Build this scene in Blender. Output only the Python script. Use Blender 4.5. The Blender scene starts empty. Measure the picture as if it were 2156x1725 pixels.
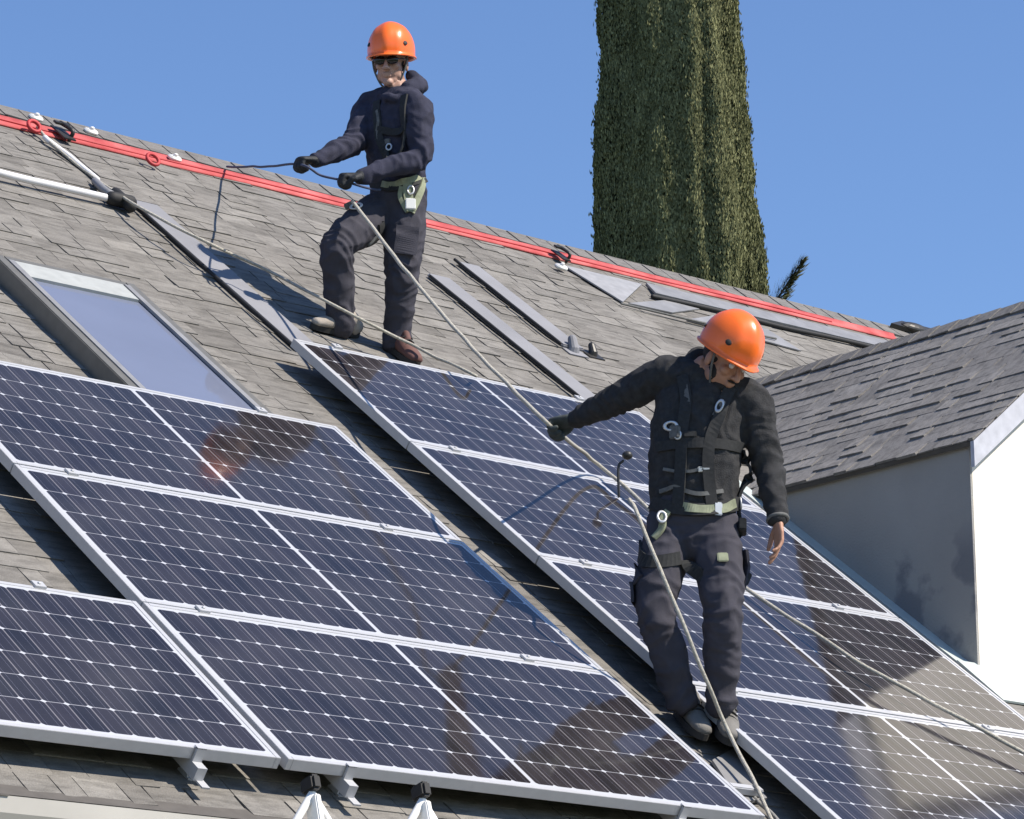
import bpy, bmesh, math, random
import numpy as np
from mathutils import Vector, Matrix, noise
from mathutils.bvhtree import BVHTree
R = math.radians
SC = bpy.context.scene
COL = SC.collection
random.seed(4)

# ------------------------------------------------------------------ camera
F_PX = 7411.36                                   # focal length for a 2156 px wide picture
CC = Vector((-7.63498, -11.4014, -3.66371))
CR = Vector((0.76416, -0.645, -0.00586)).normalized()
CF = Vector((0.62531, 0.73854, 0.25208)).normalized()
CU = CR.cross(CF).normalized()
CF = CU.cross(CR).normalized()
cd = bpy.data.cameras.new('camera'); cam = bpy.data.objects.new('camera', cd); COL.objects.link(cam)
cam.matrix_world = Matrix(((CR.x, CU.x, -CF.x, CC.x), (CR.y, CU.y, -CF.y, CC.y), (CR.z, CU.z, -CF.z, CC.z), (0, 0, 0, 1)))
cd.sensor_width = 36; cd.lens = 36 * F_PX / 2156; cd.clip_start = .1; cd.clip_end = 3000
SC.camera = cam
SC.render.resolution_x = 1024; SC.render.resolution_y = 819

# ------------------------------------------------------------------ light
SUN_D = Vector((.345, -.585, .735)).normalized()     # towards the sun
el = math.asin(SUN_D.z); az = math.atan2(SUN_D.x, SUN_D.y)
w = bpy.data.worlds.new('World'); SC.world = w; w.use_nodes = True
nt = w.node_tree; nt.nodes.clear()
sky = nt.nodes.new('ShaderNodeTexSky'); sky.sky_type = 'NISHITA'; sky.sun_disc = False
sky.sun_elevation = el; sky.sun_rotation = az; sky.altitude = 900; sky.air_density = 1.25; sky.dust_density = .0; sky.ozone_density = 4.5
bg = nt.nodes.new('ShaderNodeBackground'); bg.inputs['Strength'].default_value = .106
wo = nt.nodes.new('ShaderNodeOutputWorld')
tn = nt.nodes.new('ShaderNodeMix'); tn.data_type = 'RGBA'; tn.blend_type = 'MULTIPLY'; tn.inputs[0].default_value = 1; tn.inputs[7].default_value = (.90, .965, 1.13, 1)
nt.links.new(sky.outputs[0], tn.inputs[6]); nt.links.new(tn.outputs[2], bg.inputs[0]); nt.links.new(bg.outputs[0], wo.inputs[0])
sd = bpy.data.lights.new('sun', 'SUN'); sd.energy = 5.0; sd.angle = R(.6); sd.color = (1, .92, .80)
so = bpy.data.objects.new('sun', sd); COL.objects.link(so)
so.rotation_euler = (-SUN_D).to_track_quat('-Z', 'Y').to_euler(); so.location = (4, -20, 20)
SC.view_settings.view_transform = 'Standard'; SC.view_settings.look = 'None'
SC.view_settings.exposure = .42; SC.view_settings.gamma = 1

# ------------------------------------------------------------------ frame of the roof
TH = .652262
VV = Vector((0, math.cos(TH), math.sin(TH))); NN = Vector((0, -math.sin(TH), math.cos(TH)))
HR = -.135                                        # roof skin below the glass plane of the panels
GZ = CC.z - 1.6                                  # ground level
def RP(u, v, h=0.0):                             # point by roof coordinates, h above the shingles
    return Vector((u, 0, 0)) + VV * v + NN * (HR + h)
RM = Matrix(((1, 0, 0), (0, VV.y, NN.y), (0, VV.z, NN.z)))
def roof_matrix(u, v, h): return Matrix.Translation(RP(u, v, h)) @ RM.to_4x4()
def ray(px, py):
    return (CF + CR * ((px - 1078) / F_PX) - CU * ((py - 862.5) / F_PX)).normalized()
def on_roof(px, py, h=0.0):
    d = ray(px, py); return CC + d * ((HR + h - CC.dot(NN)) / d.dot(NN))
FH = Vector((.645, .764, 0)).normalized(); RH = Vector((FH.y, -FH.x, 0)); UP = Vector((0, 0, 1))
def at(base, px, py, dep=0.0):                   # point on that line of sight, dep metres beyond the base
    d = ray(px, py); return CC + d * (((base - CC).dot(FH) + dep) / d.dot(FH))
def dirv(a, b, c): return (RH * a + FH * b + UP * c).normalized()

# ------------------------------------------------------------------ materials
def mat(name, col, rough=.7, metal=0, var=.12, scale=20, bump=0, bscale=60, spec=.5, col2=None, fac=.5, coat=0, anis=None):
    m = bpy.data.materials.new(name); m.use_nodes = True; n = m.node_tree.nodes; l = m.node_tree.links
    b = n['Principled BSDF']; b.inputs['Roughness'].default_value = rough; b.inputs['Metallic'].default_value = metal
    b.inputs['Specular IOR Level'].default_value = spec; b.inputs['Coat Weight'].default_value = coat
    tc = n.new('ShaderNodeTexCoord'); no = n.new('ShaderNodeTexNoise'); no.inputs['Scale'].default_value = scale; no.inputs['Detail'].default_value = 6
    src = tc.outputs['Object']
    if anis:
        mp = n.new('ShaderNodeMapping'); mp.inputs['Scale'].default_value = anis; l.new(src, mp.inputs[0]); src = mp.outputs[0]
    l.new(src, no.inputs['Vector'])
    mr = n.new('ShaderNodeMapRange'); mr.inputs[1].default_value = .3; mr.inputs[2].default_value = .7
    l.new(no.outputs[0], mr.inputs[0])
    mx = n.new('ShaderNodeMix'); mx.data_type = 'RGBA'; l.new(mr.outputs[0], mx.inputs[0])
    c1 = tuple(max(0, c * (1 - var)) for c in col); c2 = col2 if col2 else tuple(min(1, c * (1 + var)) for c in col)
    mx.inputs[6].default_value = (*c1, 1); mx.inputs[7].default_value = (*c2, 1); l.new(mx.outputs[2], b.inputs['Base Color'])
    if bump:
        n2 = n.new('ShaderNodeTexNoise'); n2.inputs['Scale'].default_value = bscale; n2.inputs['Detail'].default_value = 5; l.new(src, n2.inputs['Vector'])
        bp = n.new('ShaderNodeBump'); bp.inputs['Strength'].default_value = bump; bp.inputs['Distance'].default_value = .01
        l.new(n2.outputs[0], bp.inputs['Height']); l.new(bp.outputs[0], b.inputs['Normal'])
    return m

def shingle_mat(name, c_lo, c_hi, tint, stain=.5):
    m = bpy.data.materials.new(name); m.use_nodes = True; n = m.node_tree.nodes; l = m.node_tree.links
    b = n['Principled BSDF']; b.inputs['Roughness'].default_value = .9; b.inputs['Specular IOR Level'].default_value = .25
    at_ = n.new('ShaderNodeAttribute'); at_.attribute_name = 'tone'
    mx = n.new('ShaderNodeMix'); mx.data_type = 'RGBA'; l.new(at_.outputs['Fac'], mx.inputs[0])
    mx.inputs[6].default_value = (*c_lo, 1); mx.inputs[7].default_value = (*c_hi, 1)
    tc = n.new('ShaderNodeTexCoord')
    gr = n.new('ShaderNodeTexNoise'); gr.inputs['Scale'].default_value = 260; gr.inputs['Detail'].default_value = 3; l.new(tc.outputs['Object'], gr.inputs['Vector'])
    st = n.new('ShaderNodeTexNoise'); st.inputs['Scale'].default_value = 1.4; st.inputs['Detail'].default_value = 7; st.inputs['Roughness'].default_value = .65
    mp = n.new('ShaderNodeMapping'); mp.inputs['Scale'].default_value = (2.6, .8, .8); l.new(tc.outputs['Object'], mp.inputs[0]); l.new(mp.outputs[0], st.inputs['Vector'])
    mr = n.new('ShaderNodeMapRange'); mr.inputs[1].default_value = .35; mr.inputs[2].default_value = .7; l.new(st.outputs[0], mr.inputs[0])
    m2 = n.new('ShaderNodeMix'); m2.data_type = 'RGBA'; m2.blend_type = 'MULTIPLY'; m2.inputs[0].default_value = stain
    rc = n.new('ShaderNodeMix'); rc.data_type = 'RGBA'; l.new(mr.outputs[0], rc.inputs[0]); rc.inputs[6].default_value = (*tint, 1); rc.inputs[7].default_value = (1.0, 1.0, 1.0, 1)
    l.new(mx.outputs[2], m2.inputs[6]); l.new(rc.outputs[2], m2.inputs[7])
    m3 = n.new('ShaderNodeMix'); m3.data_type = 'RGBA'; m3.blend_type = 'MULTIPLY'; m3.inputs[0].default_value = .7
    g2 = n.new('ShaderNodeMapRange'); g2.inputs[1].default_value = .3; g2.inputs[2].default_value = .7; g2.inputs[3].default_value = .65; g2.inputs[4].default_value = 1.25
    l.new(gr.outputs[0], g2.inputs[0]); l.new(m2.outputs[2], m3.inputs[6]); l.new(g2.outputs[0], m3.inputs[7])
    sk = n.new('ShaderNodeTexNoise'); sk.inputs['Scale'].default_value = 1; sk.inputs['Detail'].default_value = 8; sk.inputs['Roughness'].default_value = .6
    mp2 = n.new('ShaderNodeMapping'); mp2.inputs['Scale'].default_value = (9, 30, 30); l.new(tc.outputs['Object'], mp2.inputs[0]); l.new(mp2.outputs[0], sk.inputs['Vector'])
    r3 = n.new('ShaderNodeMapRange'); r3.inputs[1].default_value = .36; r3.inputs[2].default_value = .56; r3.inputs[3].default_value = .52; r3.inputs[4].default_value = 1.08; l.new(sk.outputs[0], r3.inputs[0])
    m4 = n.new('ShaderNodeMix'); m4.data_type = 'RGBA'; m4.blend_type = 'MULTIPLY'; m4.inputs[0].default_value = .6; l.new(m3.outputs[2], m4.inputs[6]); l.new(r3.outputs[0], m4.inputs[7])
    l.new(m4.outputs[2], b.inputs['Base Color'])
    bp = n.new('ShaderNodeBump'); bp.inputs['Strength'].default_value = .5; bp.inputs['Distance'].default_value = .004
    l.new(gr.outputs[0], bp.inputs['Height']); l.new(bp.outputs[0], b.inputs['Normal'])
    return m

def cell_mat():
    m = bpy.data.materials.new('solar_cells'); m.use_nodes = True; n = m.node_tree.nodes; l = m.node_tree.links
    b = n['Principled BSDF']; b.inputs['Roughness'].default_value = .07; b.inputs['IOR'].default_value = 1.35
    tc = n.new('ShaderNodeTexCoord'); sx = n.new('ShaderNodeSeparateXYZ'); l.new(tc.outputs['Object'], sx.inputs[0])
    def M(op, a, b_=None, c=None):
        q = n.new('ShaderNodeMath'); q.operation = op
        for i, v in enumerate((a, b_, c)):
            if v is None: continue
            if isinstance(v, (int, float)): q.inputs[i].default_value = v
            else: l.new(v, q.inputs[i])
        return q.outputs[0]
    PX, PY = CELLX, CELLY
    ax = M('SUBTRACT', M('ABSOLUTE', sx.outputs[0]), .009)
    ay = M('ADD', sx.outputs[1], 3 * PY)
    fx = M('FRACT', M('DIVIDE', ax, PX)); fy = M('FRACT', M('DIVIDE', ay, PY))
    dx = M('MULTIPLY', M('MINIMUM', fx, M('SUBTRACT', 1, fx)), PX)
    dy = M('MULTIPLY', M('MINIMUM', fy, M('SUBTRACT', 1, fy)), PY)
    lx = M('LESS_THAN', dx, .0026); ly = M('LESS_THAN', dy, .0020)
    dia = M('LESS_THAN', M('ADD', M('MULTIPLY', dx, .75), dy), .0100)
    out = M('MAXIMUM', M('LESS_THAN', ax, 0), M('GREATER_THAN', ax, 12 * PX))
    out = M('MAXIMUM', out, M('GREATER_THAN', M('ABSOLUTE', sx.outputs[1]), 3 * PY))
    white = M('MAXIMUM', dia, out)
    # busbars: thin silver ribbons along the long side of the cells
    by = M('FRACT', M('DIVIDE', ax, PX / 2.0)); bd = M('MULTIPLY', M('ABSOLUTE', M('SUBTRACT', by, .5)), PX / 2.0)
    bus = M('LESS_THAN', bd, .0007)
    # per cell tint
    cx = M('FLOOR', M('DIVIDE', ax, PX)); cy = M('FLOOR', M('DIVIDE', ay, PY)); cs = M('SIGN', sx.outputs[0])
    cmb = n.new('ShaderNodeCombineXYZ'); l.new(cx, cmb.inputs[0]); l.new(cy, cmb.inputs[1]); l.new(cs, cmb.inputs[2])
    wn = n.new('ShaderNodeTexWhiteNoise'); l.new(cmb.outputs[0], wn.inputs['Vector'])
    c0 = n.new('ShaderNodeMix'); c0.data_type = 'RGBA'; l.new(wn.outputs['Value'], c0.inputs[0])
    c0.inputs[6].default_value = (.010, .009, .011, 1); c0.inputs[7].default_value = (.022, .018, .022, 1)
    def over(prev, fac, col):
        q = n.new('ShaderNodeMix'); q.data_type = 'RGBA'; l.new(fac, q.inputs[0]); l.new(prev, q.inputs[6]); q.inputs[7].default_value = (*col, 1); return q.outputs[2]
    c = over(c0.outputs[2], bus, (.10, .10, .13)); c = over(c, lx, (.17, .16, .17)); c = over(c, ly, (.28, .28, .30)); c = over(c, white, (.48, .49, .52))
    # dust film
    dn = n.new('ShaderNodeTexNoise'); dn.inputs['Scale'].default_value = 2.3; dn.inputs['Detail'].default_value = 6; l.new(tc.outputs['Object'], dn.inputs['Vector'])
    dr = n.new('ShaderNodeMapRange'); dr.inputs[1].default_value = .35; dr.inputs[2].default_value = .75; dr.inputs[3].default_value = .008; dr.inputs[4].default_value = .075; l.new(dn.outputs[0], dr.inputs[0])
    c = over(c, dr.outputs[0], (.40, .37, .36))
    l.new(c, b.inputs['Base Color'])
    bp = n.new('ShaderNodeBump'); bp.inputs['Strength'].default_value = .04; bp.inputs['Distance'].default_value = .01
    n2 = n.new('ShaderNodeTexNoise'); n2.inputs['Scale'].default_value = 5; l.new(tc.outputs['Object'], n2.inputs['Vector']); l.new(n2.outputs[0], bp.inputs['Height']); l.new(bp.outputs[0], b.inputs['Normal'])
    return m
PW, PH = 2.094, 1.050                            # panel: width along the ridge, height up the slope
CELLX = (PW / 2 - .034 - .009) / 12; CELLY = (PH / 2 - .036) / 3

M = dict(
    shingle=shingle_mat('weathered_shingle', (.165, .155, .142), (.285, .27, .248), (.68, .66, .63), .5),
    shingle2=shingle_mat('dormer_shingle', (.20, .19, .18), (.30, .285, .27), (.75, .73, .72), .4),
    felt=mat('roofing_felt', (.09, .085, .08), .95),
    alu=mat('anodised_aluminium', (.50, .50, .51), .45, .25, .04, 30),
    galv=mat('galvanised_metal', (.27, .27, .275), .55, .35, .15, 9, .15, 30),
    grey_strip=mat('dull_grey_strip', (.22, .22, .235), .75, .0, .12, 3),
    black=mat('black_rubber', (.012, .012, .013), .7),
    dark=mat('dark_painted_metal', (.035, .033, .030), .45, .2),
    bronze=mat('brown_grey_metal', (.16, .155, .14), .5, .3, .1),
    cream=mat('pale_metal', (.40, .41, .39), .5, .1, .08),
    skyglass=None,
    white=mat('white_paint', (.80, .79, .76), .6, 0, .03, 3, .1, 120),
    plaster=mat('white_stucco', (.88, .81, .70), .9, 0, .03, 1.5, .15, 120),
    pvc=mat('white_plastic_pipe', (.72, .71, .72), .45, 0, .06, 8),
    red=mat('faded_red_webbing', (.45, .052, .055), .95, 0, .2, 5, .2, 90, col2=(.66, .17, .16)),
    red2=mat('deep_red_webbing', (.42, .025, .030), .6, 0, .2, 5),
    rope=mat('pale_rope', (.50, .47, .40), .9, 0, .25, 90, .8, 300),
    rope2=mat('grey_rope', (.30, .29, .27), .9, 0, .25, 90, .8, 300),
    rope3=mat('blue_grey_cord', (.05, .06, .11), .8, 0, .2, 60),
    orange=mat('orange_helmet_shell', (1.0, .165, .016), .30, 0, .04, 6, coat=.25),
    skin1=mat('skin_light', (.42, .25, .19), .55, 0, .12, 40, .1, 200),
    skin2=mat('skin_tan', (.40, .205, .13), .55, 0, .12, 40, .1, 200),
    hair=mat('dark_hair', (.012, .010, .009), .7, 0, .3, 120, .5, 300),
    navy=mat('navy_sweatshirt', (.040, .041, .064), .95, 0, .18, 25, .35, 220, spec=.2),
    char=mat('charcoal_fleece', (.040, .040, .042), .95, 0, .22, 40, .5, 240, spec=.2),
    trouser=mat('grey_work_cloth', (.055, .053, .066), .92, 0, .15, 14, .35, 260, spec=.2),
    glove=mat('black_glove', (.012, .014, .018), .7, 0, .3, 40, .3, 150),
    glove2=mat('grey_green_glove', (.045, .055, .055), .8, 0, .4, 30, .3, 150),
    tan=mat('tan_suede', (.33, .29, .25), .9, 0, .15, 20, .3, 150),
    greyboot=mat('grey_suede', (.16, .152, .14), .9, 0, .15, 20, .3, 150),
    brown=mat('red_brown_leather', (.13, .06, .05), .8, 0, .2, 20),
    sole=mat('dark_sole', (.03, .028, .026), .85),
    strap_b=mat('black_webbing', (.02, .021, .022), .85, 0, .3, 80),
    strap_g=mat('grey_webbing', (.12, .12, .115), .85, 0, .25, 60),
    strap_y=mat('pale_yellow_webbing', (.25, .27, .18), .85, 0, .2, 40),
    steel=mat('bright_steel', (.62, .62, .62), .45, .6, .05),
    lens=mat('dark_lens', (.01, .01, .012), .08),
    eye=mat('eye_white', (.6, .58, .55), .3), 
    leaf=None, leaf2=None, bark=mat('cypress_bark', (.10, .07, .05), .95, 0, .3, 10, .5, 30),
    grass=mat('dry_lawn', (.09, .11, .045), .95, 0, .3, .8, .4, 20),
    conc=mat('concrete', (.34, .33, .31), .9, 0, .12, 2, .2, 30),
)
M['cells'] = cell_mat()
def leaf_mat(name, a, b_):
    m = mat(name, a, .85, 0, .25, 3, col2=b_, spec=.15); n = m.node_tree.nodes; l = m.node_tree.links
    at_ = n.new('ShaderNodeAttribute'); at_.attribute_name = 'tone'; mx = n.new('ShaderNodeMix'); mx.data_type = 'RGBA'
    mx.inputs[6].default_value = (*a, 1); mx.inputs[7].default_value = (*b_, 1); l.new(at_.outputs['Fac'], mx.inputs[0]); l.new(mx.outputs[2], n['Principled BSDF'].inputs['Base Color'])
    return m
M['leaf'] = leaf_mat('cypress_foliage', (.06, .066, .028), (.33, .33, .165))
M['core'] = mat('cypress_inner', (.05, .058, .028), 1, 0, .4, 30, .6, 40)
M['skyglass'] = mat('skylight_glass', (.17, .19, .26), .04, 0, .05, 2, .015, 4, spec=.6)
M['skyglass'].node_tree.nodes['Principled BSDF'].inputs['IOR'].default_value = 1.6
# stucco in the shade carries grey smudges
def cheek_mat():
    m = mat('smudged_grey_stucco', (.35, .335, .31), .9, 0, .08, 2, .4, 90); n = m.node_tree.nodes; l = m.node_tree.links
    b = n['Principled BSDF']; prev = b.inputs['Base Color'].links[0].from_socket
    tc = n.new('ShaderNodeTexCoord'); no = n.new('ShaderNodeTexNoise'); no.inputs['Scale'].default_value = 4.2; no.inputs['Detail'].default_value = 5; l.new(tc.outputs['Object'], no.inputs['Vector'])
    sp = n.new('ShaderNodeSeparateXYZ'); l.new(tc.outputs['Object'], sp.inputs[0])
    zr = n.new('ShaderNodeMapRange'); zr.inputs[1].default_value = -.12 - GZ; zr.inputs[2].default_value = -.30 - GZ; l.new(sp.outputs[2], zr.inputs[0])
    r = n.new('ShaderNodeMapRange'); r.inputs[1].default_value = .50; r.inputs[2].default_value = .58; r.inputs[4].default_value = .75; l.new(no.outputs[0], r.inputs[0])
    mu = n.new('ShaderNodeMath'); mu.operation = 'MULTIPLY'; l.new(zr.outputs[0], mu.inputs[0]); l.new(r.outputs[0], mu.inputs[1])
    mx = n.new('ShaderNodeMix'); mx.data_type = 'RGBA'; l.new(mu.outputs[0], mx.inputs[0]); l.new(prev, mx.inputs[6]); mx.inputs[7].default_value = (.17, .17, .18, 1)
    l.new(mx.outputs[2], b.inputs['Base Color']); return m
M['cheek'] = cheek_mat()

# ------------------------------------------------------------------ helpers
def link(name, me, parent=None, world=None):
    o = bpy.data.objects.new(name, me); COL.objects.link(o)
    if world is not None: o.matrix_world = world
    if parent is not None:
        o.parent = parent; o.matrix_parent_inverse = Matrix.Identity(4)
    return o
def tag(o, label=None, cat=None, group=None, kind=None):
    if label: o['label'] = label
    if cat: o['category'] = cat
    if group: o['group'] = group
    if kind: o['kind'] = kind
    return o
def thing(name, loc, label, cat, group=None, mw=None):
    o = bpy.data.objects.new(name, None); COL.objects.link(o); o.empty_display_size = .1
    o.matrix_world = mw if mw is not None else Matrix.Translation(loc)
    bpy.context.view_layer.update()
    return tag(o, label, cat, group)
def mesh(name, bm, m, smooth=False):
    me = bpy.data.meshes.new(name); bm.to_mesh(me); bm.free()
    me.materials.append(m)
    if smooth: me.polygons.foreach_set('use_smooth', [True] * len(me.polygons))
    return me
def part(name, bm, m, parent, smooth=False, local=False, label=None):
    """bm holds world coordinates (or the parent's own when local)"""
    if not local: 
        inv = world_of(parent).inverted(); bmesh.ops.transform(bm, matrix=inv, verts=bm.verts)
    o = link(name, mesh(name, bm, m, smooth), parent)
    if label: o['label'] = label
    return o
def world_of(o):
    mw = o.matrix_basis.copy()
    while o.parent: o = o.parent; mw = o.matrix_basis @ mw
    return mw
def solo(name, bm, m, loc, label, cat, group=None, smooth=False, kind=None):
    bmesh.ops.translate(bm, verts=bm.verts, vec=-Vector(loc))
    o = link(name, mesh(name, bm, m, smooth)); o.location = loc
    return tag(o, label, cat, group, kind)
def box(bm, c, s, rot=None, bevel=0):
    r = bmesh.ops.create_cube(bm, size=1); vs = r['verts']
    bmesh.ops.scale(bm, verts=vs, vec=s)
    if bevel:
        es = list({e for v in vs for e in v.link_edges})
        rr = bmesh.ops.bevel(bm, geom=es, offset=bevel, segments=2, affect='EDGES'); 
        vs = list({v for f in rr['faces'] for v in f.verts} | {v for v in vs if v.is_valid})
    mt = Matrix.Translation(c) @ (rot.to_4x4() if rot is not None else Matrix.Identity(4))
    bmesh.ops.transform(bm, matrix=mt, verts=vs); return bm
def frame_of(t, x=None):
    t = t.normalized(); 
    if x is None: x = UP if abs(t.z) < .9 else Vector((1, 0, 0))
    x = (x - t * x.dot(t))
    if x.length < 1e-5: x = t.orthogonal()
    x.normalize(); return x, t.cross(x)
def loft(bm, rings, seg=14, cap=True, flat=False):
    """rings: (centre, rx, ry, xdir or None)"""
    R_ = []
    n = len(rings)
    ts = [((rings[min(i + 1, n - 1)][0]) - (rings[max(i - 1, 0)][0])).normalized() for i in range(n)]
    fr = []
    for i, (c, rx, ry, xd) in enumerate(rings):
        if xd is None and fr: x, y = frame_of(ts[i], fr[-1][0])
        else: x, y = frame_of(ts[i], xd)
        fr.append((x, y))
    def ring(c, x, y, rx, ry): return [bm.verts.new(c + x * (math.cos(2 * math.pi * k / seg) * rx) + y * (math.sin(2 * math.pi * k / seg) * ry)) for k in range(seg)]
    out = []
    if cap and not flat:
        c, rx, ry, _ = rings[0]; x, y = fr[0]; r = min(rx, ry)
        for a in (75, 50, 25): out.append(ring(c - ts[0] * r * math.sin(R(a)), x, y, rx * math.cos(R(a)), ry * math.cos(R(a))))
    for i, (c, rx, ry, _) in enumerate(rings): out.append(ring(c, *fr[i], rx, ry))
    if cap and not flat:
        c, rx, ry, _ = rings[-1]; x, y = fr[-1]; r = min(rx, ry)
        for a in (25, 50, 75): out.append(ring(c + ts[-1] * r * math.sin(R(a)), x, y, rx * math.cos(R(a)), ry * math.cos(R(a))))
    for a, b_ in zip(out, out[1:]):
        for k in range(seg): bm.faces.new((a[k], a[(k + 1) % seg], b_[(k + 1) % seg], b_[k]))
    if cap:
        bm.faces.new(list(reversed(out[0]))); bm.faces.new(out[-1])
    return bm
def crom(pts, n=6):
    P = [pts[0] * 2 - pts[1]] + list(pts) + [pts[-1] * 2 - pts[-2]]; o = []
    for i in range(1, len(P) - 2):
        for k in range(n):
            t = k / n; a, b_, c, d = P[i - 1], P[i], P[i + 1], P[i + 2]
            o.append(.5 * ((2 * b_) + (c - a) * t + (2 * a - 5 * b_ + 4 * c - d) * t * t + (3 * b_ - a - 3 * c + d) * t ** 3))
    o.append(pts[-1].copy()); return o
def tube(bm, pts, r, seg=8, n=6, smooth=True):
    p = crom([Vector(q) for q in pts], n) if smooth and len(pts) > 2 else [Vector(q) for q in pts]
    if isinstance(r, (int, float)): rr = [r] * len(p)
    else: rr = [float(np.interp(i / (len(p) - 1) * (len(r) - 1), range(len(r)), r)) for i in range(len(p))]
    return loft(bm, [(q, a, a, None) for q, a in zip(p, rr)], seg)
def ell(bm, c, rx, ry, rz, rot=None, seg=14):
    r = bmesh.ops.create_uvsphere(bm, u_segments=seg, v_segments=max(6, seg // 2 + 2), radius=1); vs = r['verts']
    bmesh.ops.scale(bm, verts=vs, vec=(rx, ry, rz))
    bmesh.ops.transform(bm, matrix=Matrix.Translation(c) @ (rot.to_4x4() if rot is not None else Matrix.Identity(4)), verts=vs); return bm
def torus(bm, c, R1, r2, rot, sx=1, seg=16, s2=6):
    g = []
    for i in range(seg):
        a = 2 * math.pi * i / seg; row = []
        for k in range(s2):
            b_ = 2 * math.pi * k / s2; q = Vector(((R1 + r2 * math.cos(b_)) * math.cos(a) * sx, (R1 + r2 * math.cos(b_)) * math.sin(a), r2 * math.sin(b_)))
            row.append(bm.verts.new(Vector(c) + rot @ q))
        g.append(row)
    for i in range(seg):
        for k in range(s2): bm.faces.new((g[i][k], g[(i + 1) % seg][k], g[(i + 1) % seg][(k + 1) % s2], g[i][(k + 1) % s2]))
    return bm
def remesh(bm, vox, smooth=3, disp=None):
    me = bpy.data.meshes.new('tmp'); bmesh.ops.recalc_face_normals(bm, faces=bm.faces); bm.to_mesh(me); bm.free()
    o = bpy.data.objects.new('tmp', me); COL.objects.link(o)
    md = o.modifiers.new('r', 'REMESH'); md.mode = 'VOXEL'; md.voxel_size = vox
    if smooth: s = o.modifiers.new('s', 'SMOOTH'); s.factor = .5; s.iterations = smooth
    dg = bpy.context.evaluated_depsgraph_get(); dg.update()
    m2 = bpy.data.meshes.new_from_object(o.evaluated_get(dg)); bpy.data.objects.remove(o); bpy.data.meshes.remove(me)
    b = bmesh.new(); b.from_mesh(m2); bpy.data.meshes.remove(m2)
    if disp:
        b.normal_update()
        for v in b.verts: v.co += v.normal * disp(v.co)
        for _ in range(2): bmesh.ops.smooth_vert(b, verts=b.verts, factor=.5, use_axis_x=True, use_axis_y=True, use_axis_z=True)
        b.normal_update()
    return b
def poly(bm, pts, thick, nrm):
    a = [bm.verts.new(p) for p in pts]; b_ = [bm.verts.new(Vector(p) - Vector(nrm) * thick) for p in pts]; n = len(pts)
    bm.faces.new(a); bm.faces.new(list(reversed(b_)))
    for i in range(n): bm.faces.new((a[i], b_[i], b_[(i + 1) % n], a[(i + 1) % n]))
    bmesh.ops.recalc_face_normals(bm, faces=bm.faces); return bm

# ------------------------------------------------------------------ ground
bm = bmesh.new(); g = 40
for i in range(g + 1):
    for j in range(g + 1): bm.verts.new(((i / g - .5) * 1600, (j / g - .5) * 1600, GZ))
bm.verts.ensure_lookup_table()
for i in range(g):
    for j in range(g): a = i * (g + 1) + j; bm.faces.new([bm.verts[k] for k in (a, a + g + 1, a + g + 2, a + 1)])
tag(link('lawn', mesh('lawn', bm, M['grass'])), kind='structure')
bm = bmesh.new(); box(bm, (2, -6.2, GZ + .0), (30, 5, .06)); tag(link('path', mesh('path', bm, M['conc'])), kind='structure')

# ------------------------------------------------------------------ house
U0, U1, VE, VR = -7.0, 10.5, -3.33, 4.16
house = thing('house', RP(2, VE, 0).xy.to_3d() + Vector((0, 0, GZ)), 'house with weathered grey shingle roof and a white stucco dormer at right', 'house')
EY = RP(0, VE, 0).y; EZ = RP(0, VE, 0).z; RY = RP(0, VR, 0).y; RZ = RP(0, VR, 0).z
def shingles(org, ud, vd, nd, urange, ncourse, e, seed, tmin=.004, tmax=.010, wmin=.11, wmax=.32, clipf=None, name='shingles', roughness=1.0):
    rnd = random.Random(seed); V = []; F = []; T = []
    for j in range(ncourse):
        v0 = j * e; u = urange[0] - rnd.random() * .2; ua, ub = urange
        if clipf: ua, ub = clipf(v0); u = ua - rnd.random() * .2
        while u < ub:
            wd = rnd.uniform(wmin, wmax); a, b_ = max(u, ua), min(u + wd, ub); u += wd + (.003 if rnd.random() < .6 else .009)
            if b_ - a < .01: continue
            thick = rnd.random() < .5; t = (tmax if thick else tmin) * rnd.uniform(.8, 1.35 * roughness); dv = rnd.uniform(-.010, .006) * roughness - (.004 if thick else 0)
            tone = min(1, max(0, rnd.gauss(.5, .17) + (.08 if thick else -.1)))
            t2 = t + rnd.uniform(-.002, .003) * roughness
            k = len(V)
            for (uu, vv, hh) in ((a, v0 + dv, t), (b_, v0 + dv, t2), (b_, v0 + e + .012, .0035), (a, v0 + e + .012, .0035), (a, v0 + dv, -.002), (b_, v0 + dv, -.002), (b_, v0 + e + .012, -.002), (a, v0 + e + .012, -.002)):
                V.append(org + ud * uu + vd * vv + nd * hh)
            for f in ((0, 1, 2, 3), (4, 5, 1, 0), (5, 6, 2, 1), (7, 4, 0, 3)):
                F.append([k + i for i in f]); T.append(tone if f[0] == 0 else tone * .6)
    me = bpy.data.meshes.new(name); me.from_pydata([tuple(x) for x in V], [], F)
    ca = me.attributes.new('tone', 'FLOAT', 'FACE'); ca.data.foreach_set('value', T)
    return me
# deck under the shingles (front and back slope), one solid
bm = bmesh.new()
fe = [RP(U0, VE, -.004), RP(U1, VE, -.004), RP(U1, VR, -.004), RP(U0, VR, -.004)]
poly(bm, fe, .12, NN)
bk = [Vector((p.x, 2 * RY - p.y, p.z)) for p in fe]; poly(bm, bk, .12, Vector((0, -NN.y, NN.z)))
deck = part('roof', bm, M['felt'], house)
me = shingles(RP(0, VE, 0), Vector((1, 0, 0)), VV, NN, (U0, U1), 60, .126, 5, .003, .0070, .08, .26)
me.materials.append(M['shingle']); sh = link('shingle_cover', me, deck); sh.matrix_basis = world_of(deck).inverted()
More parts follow.
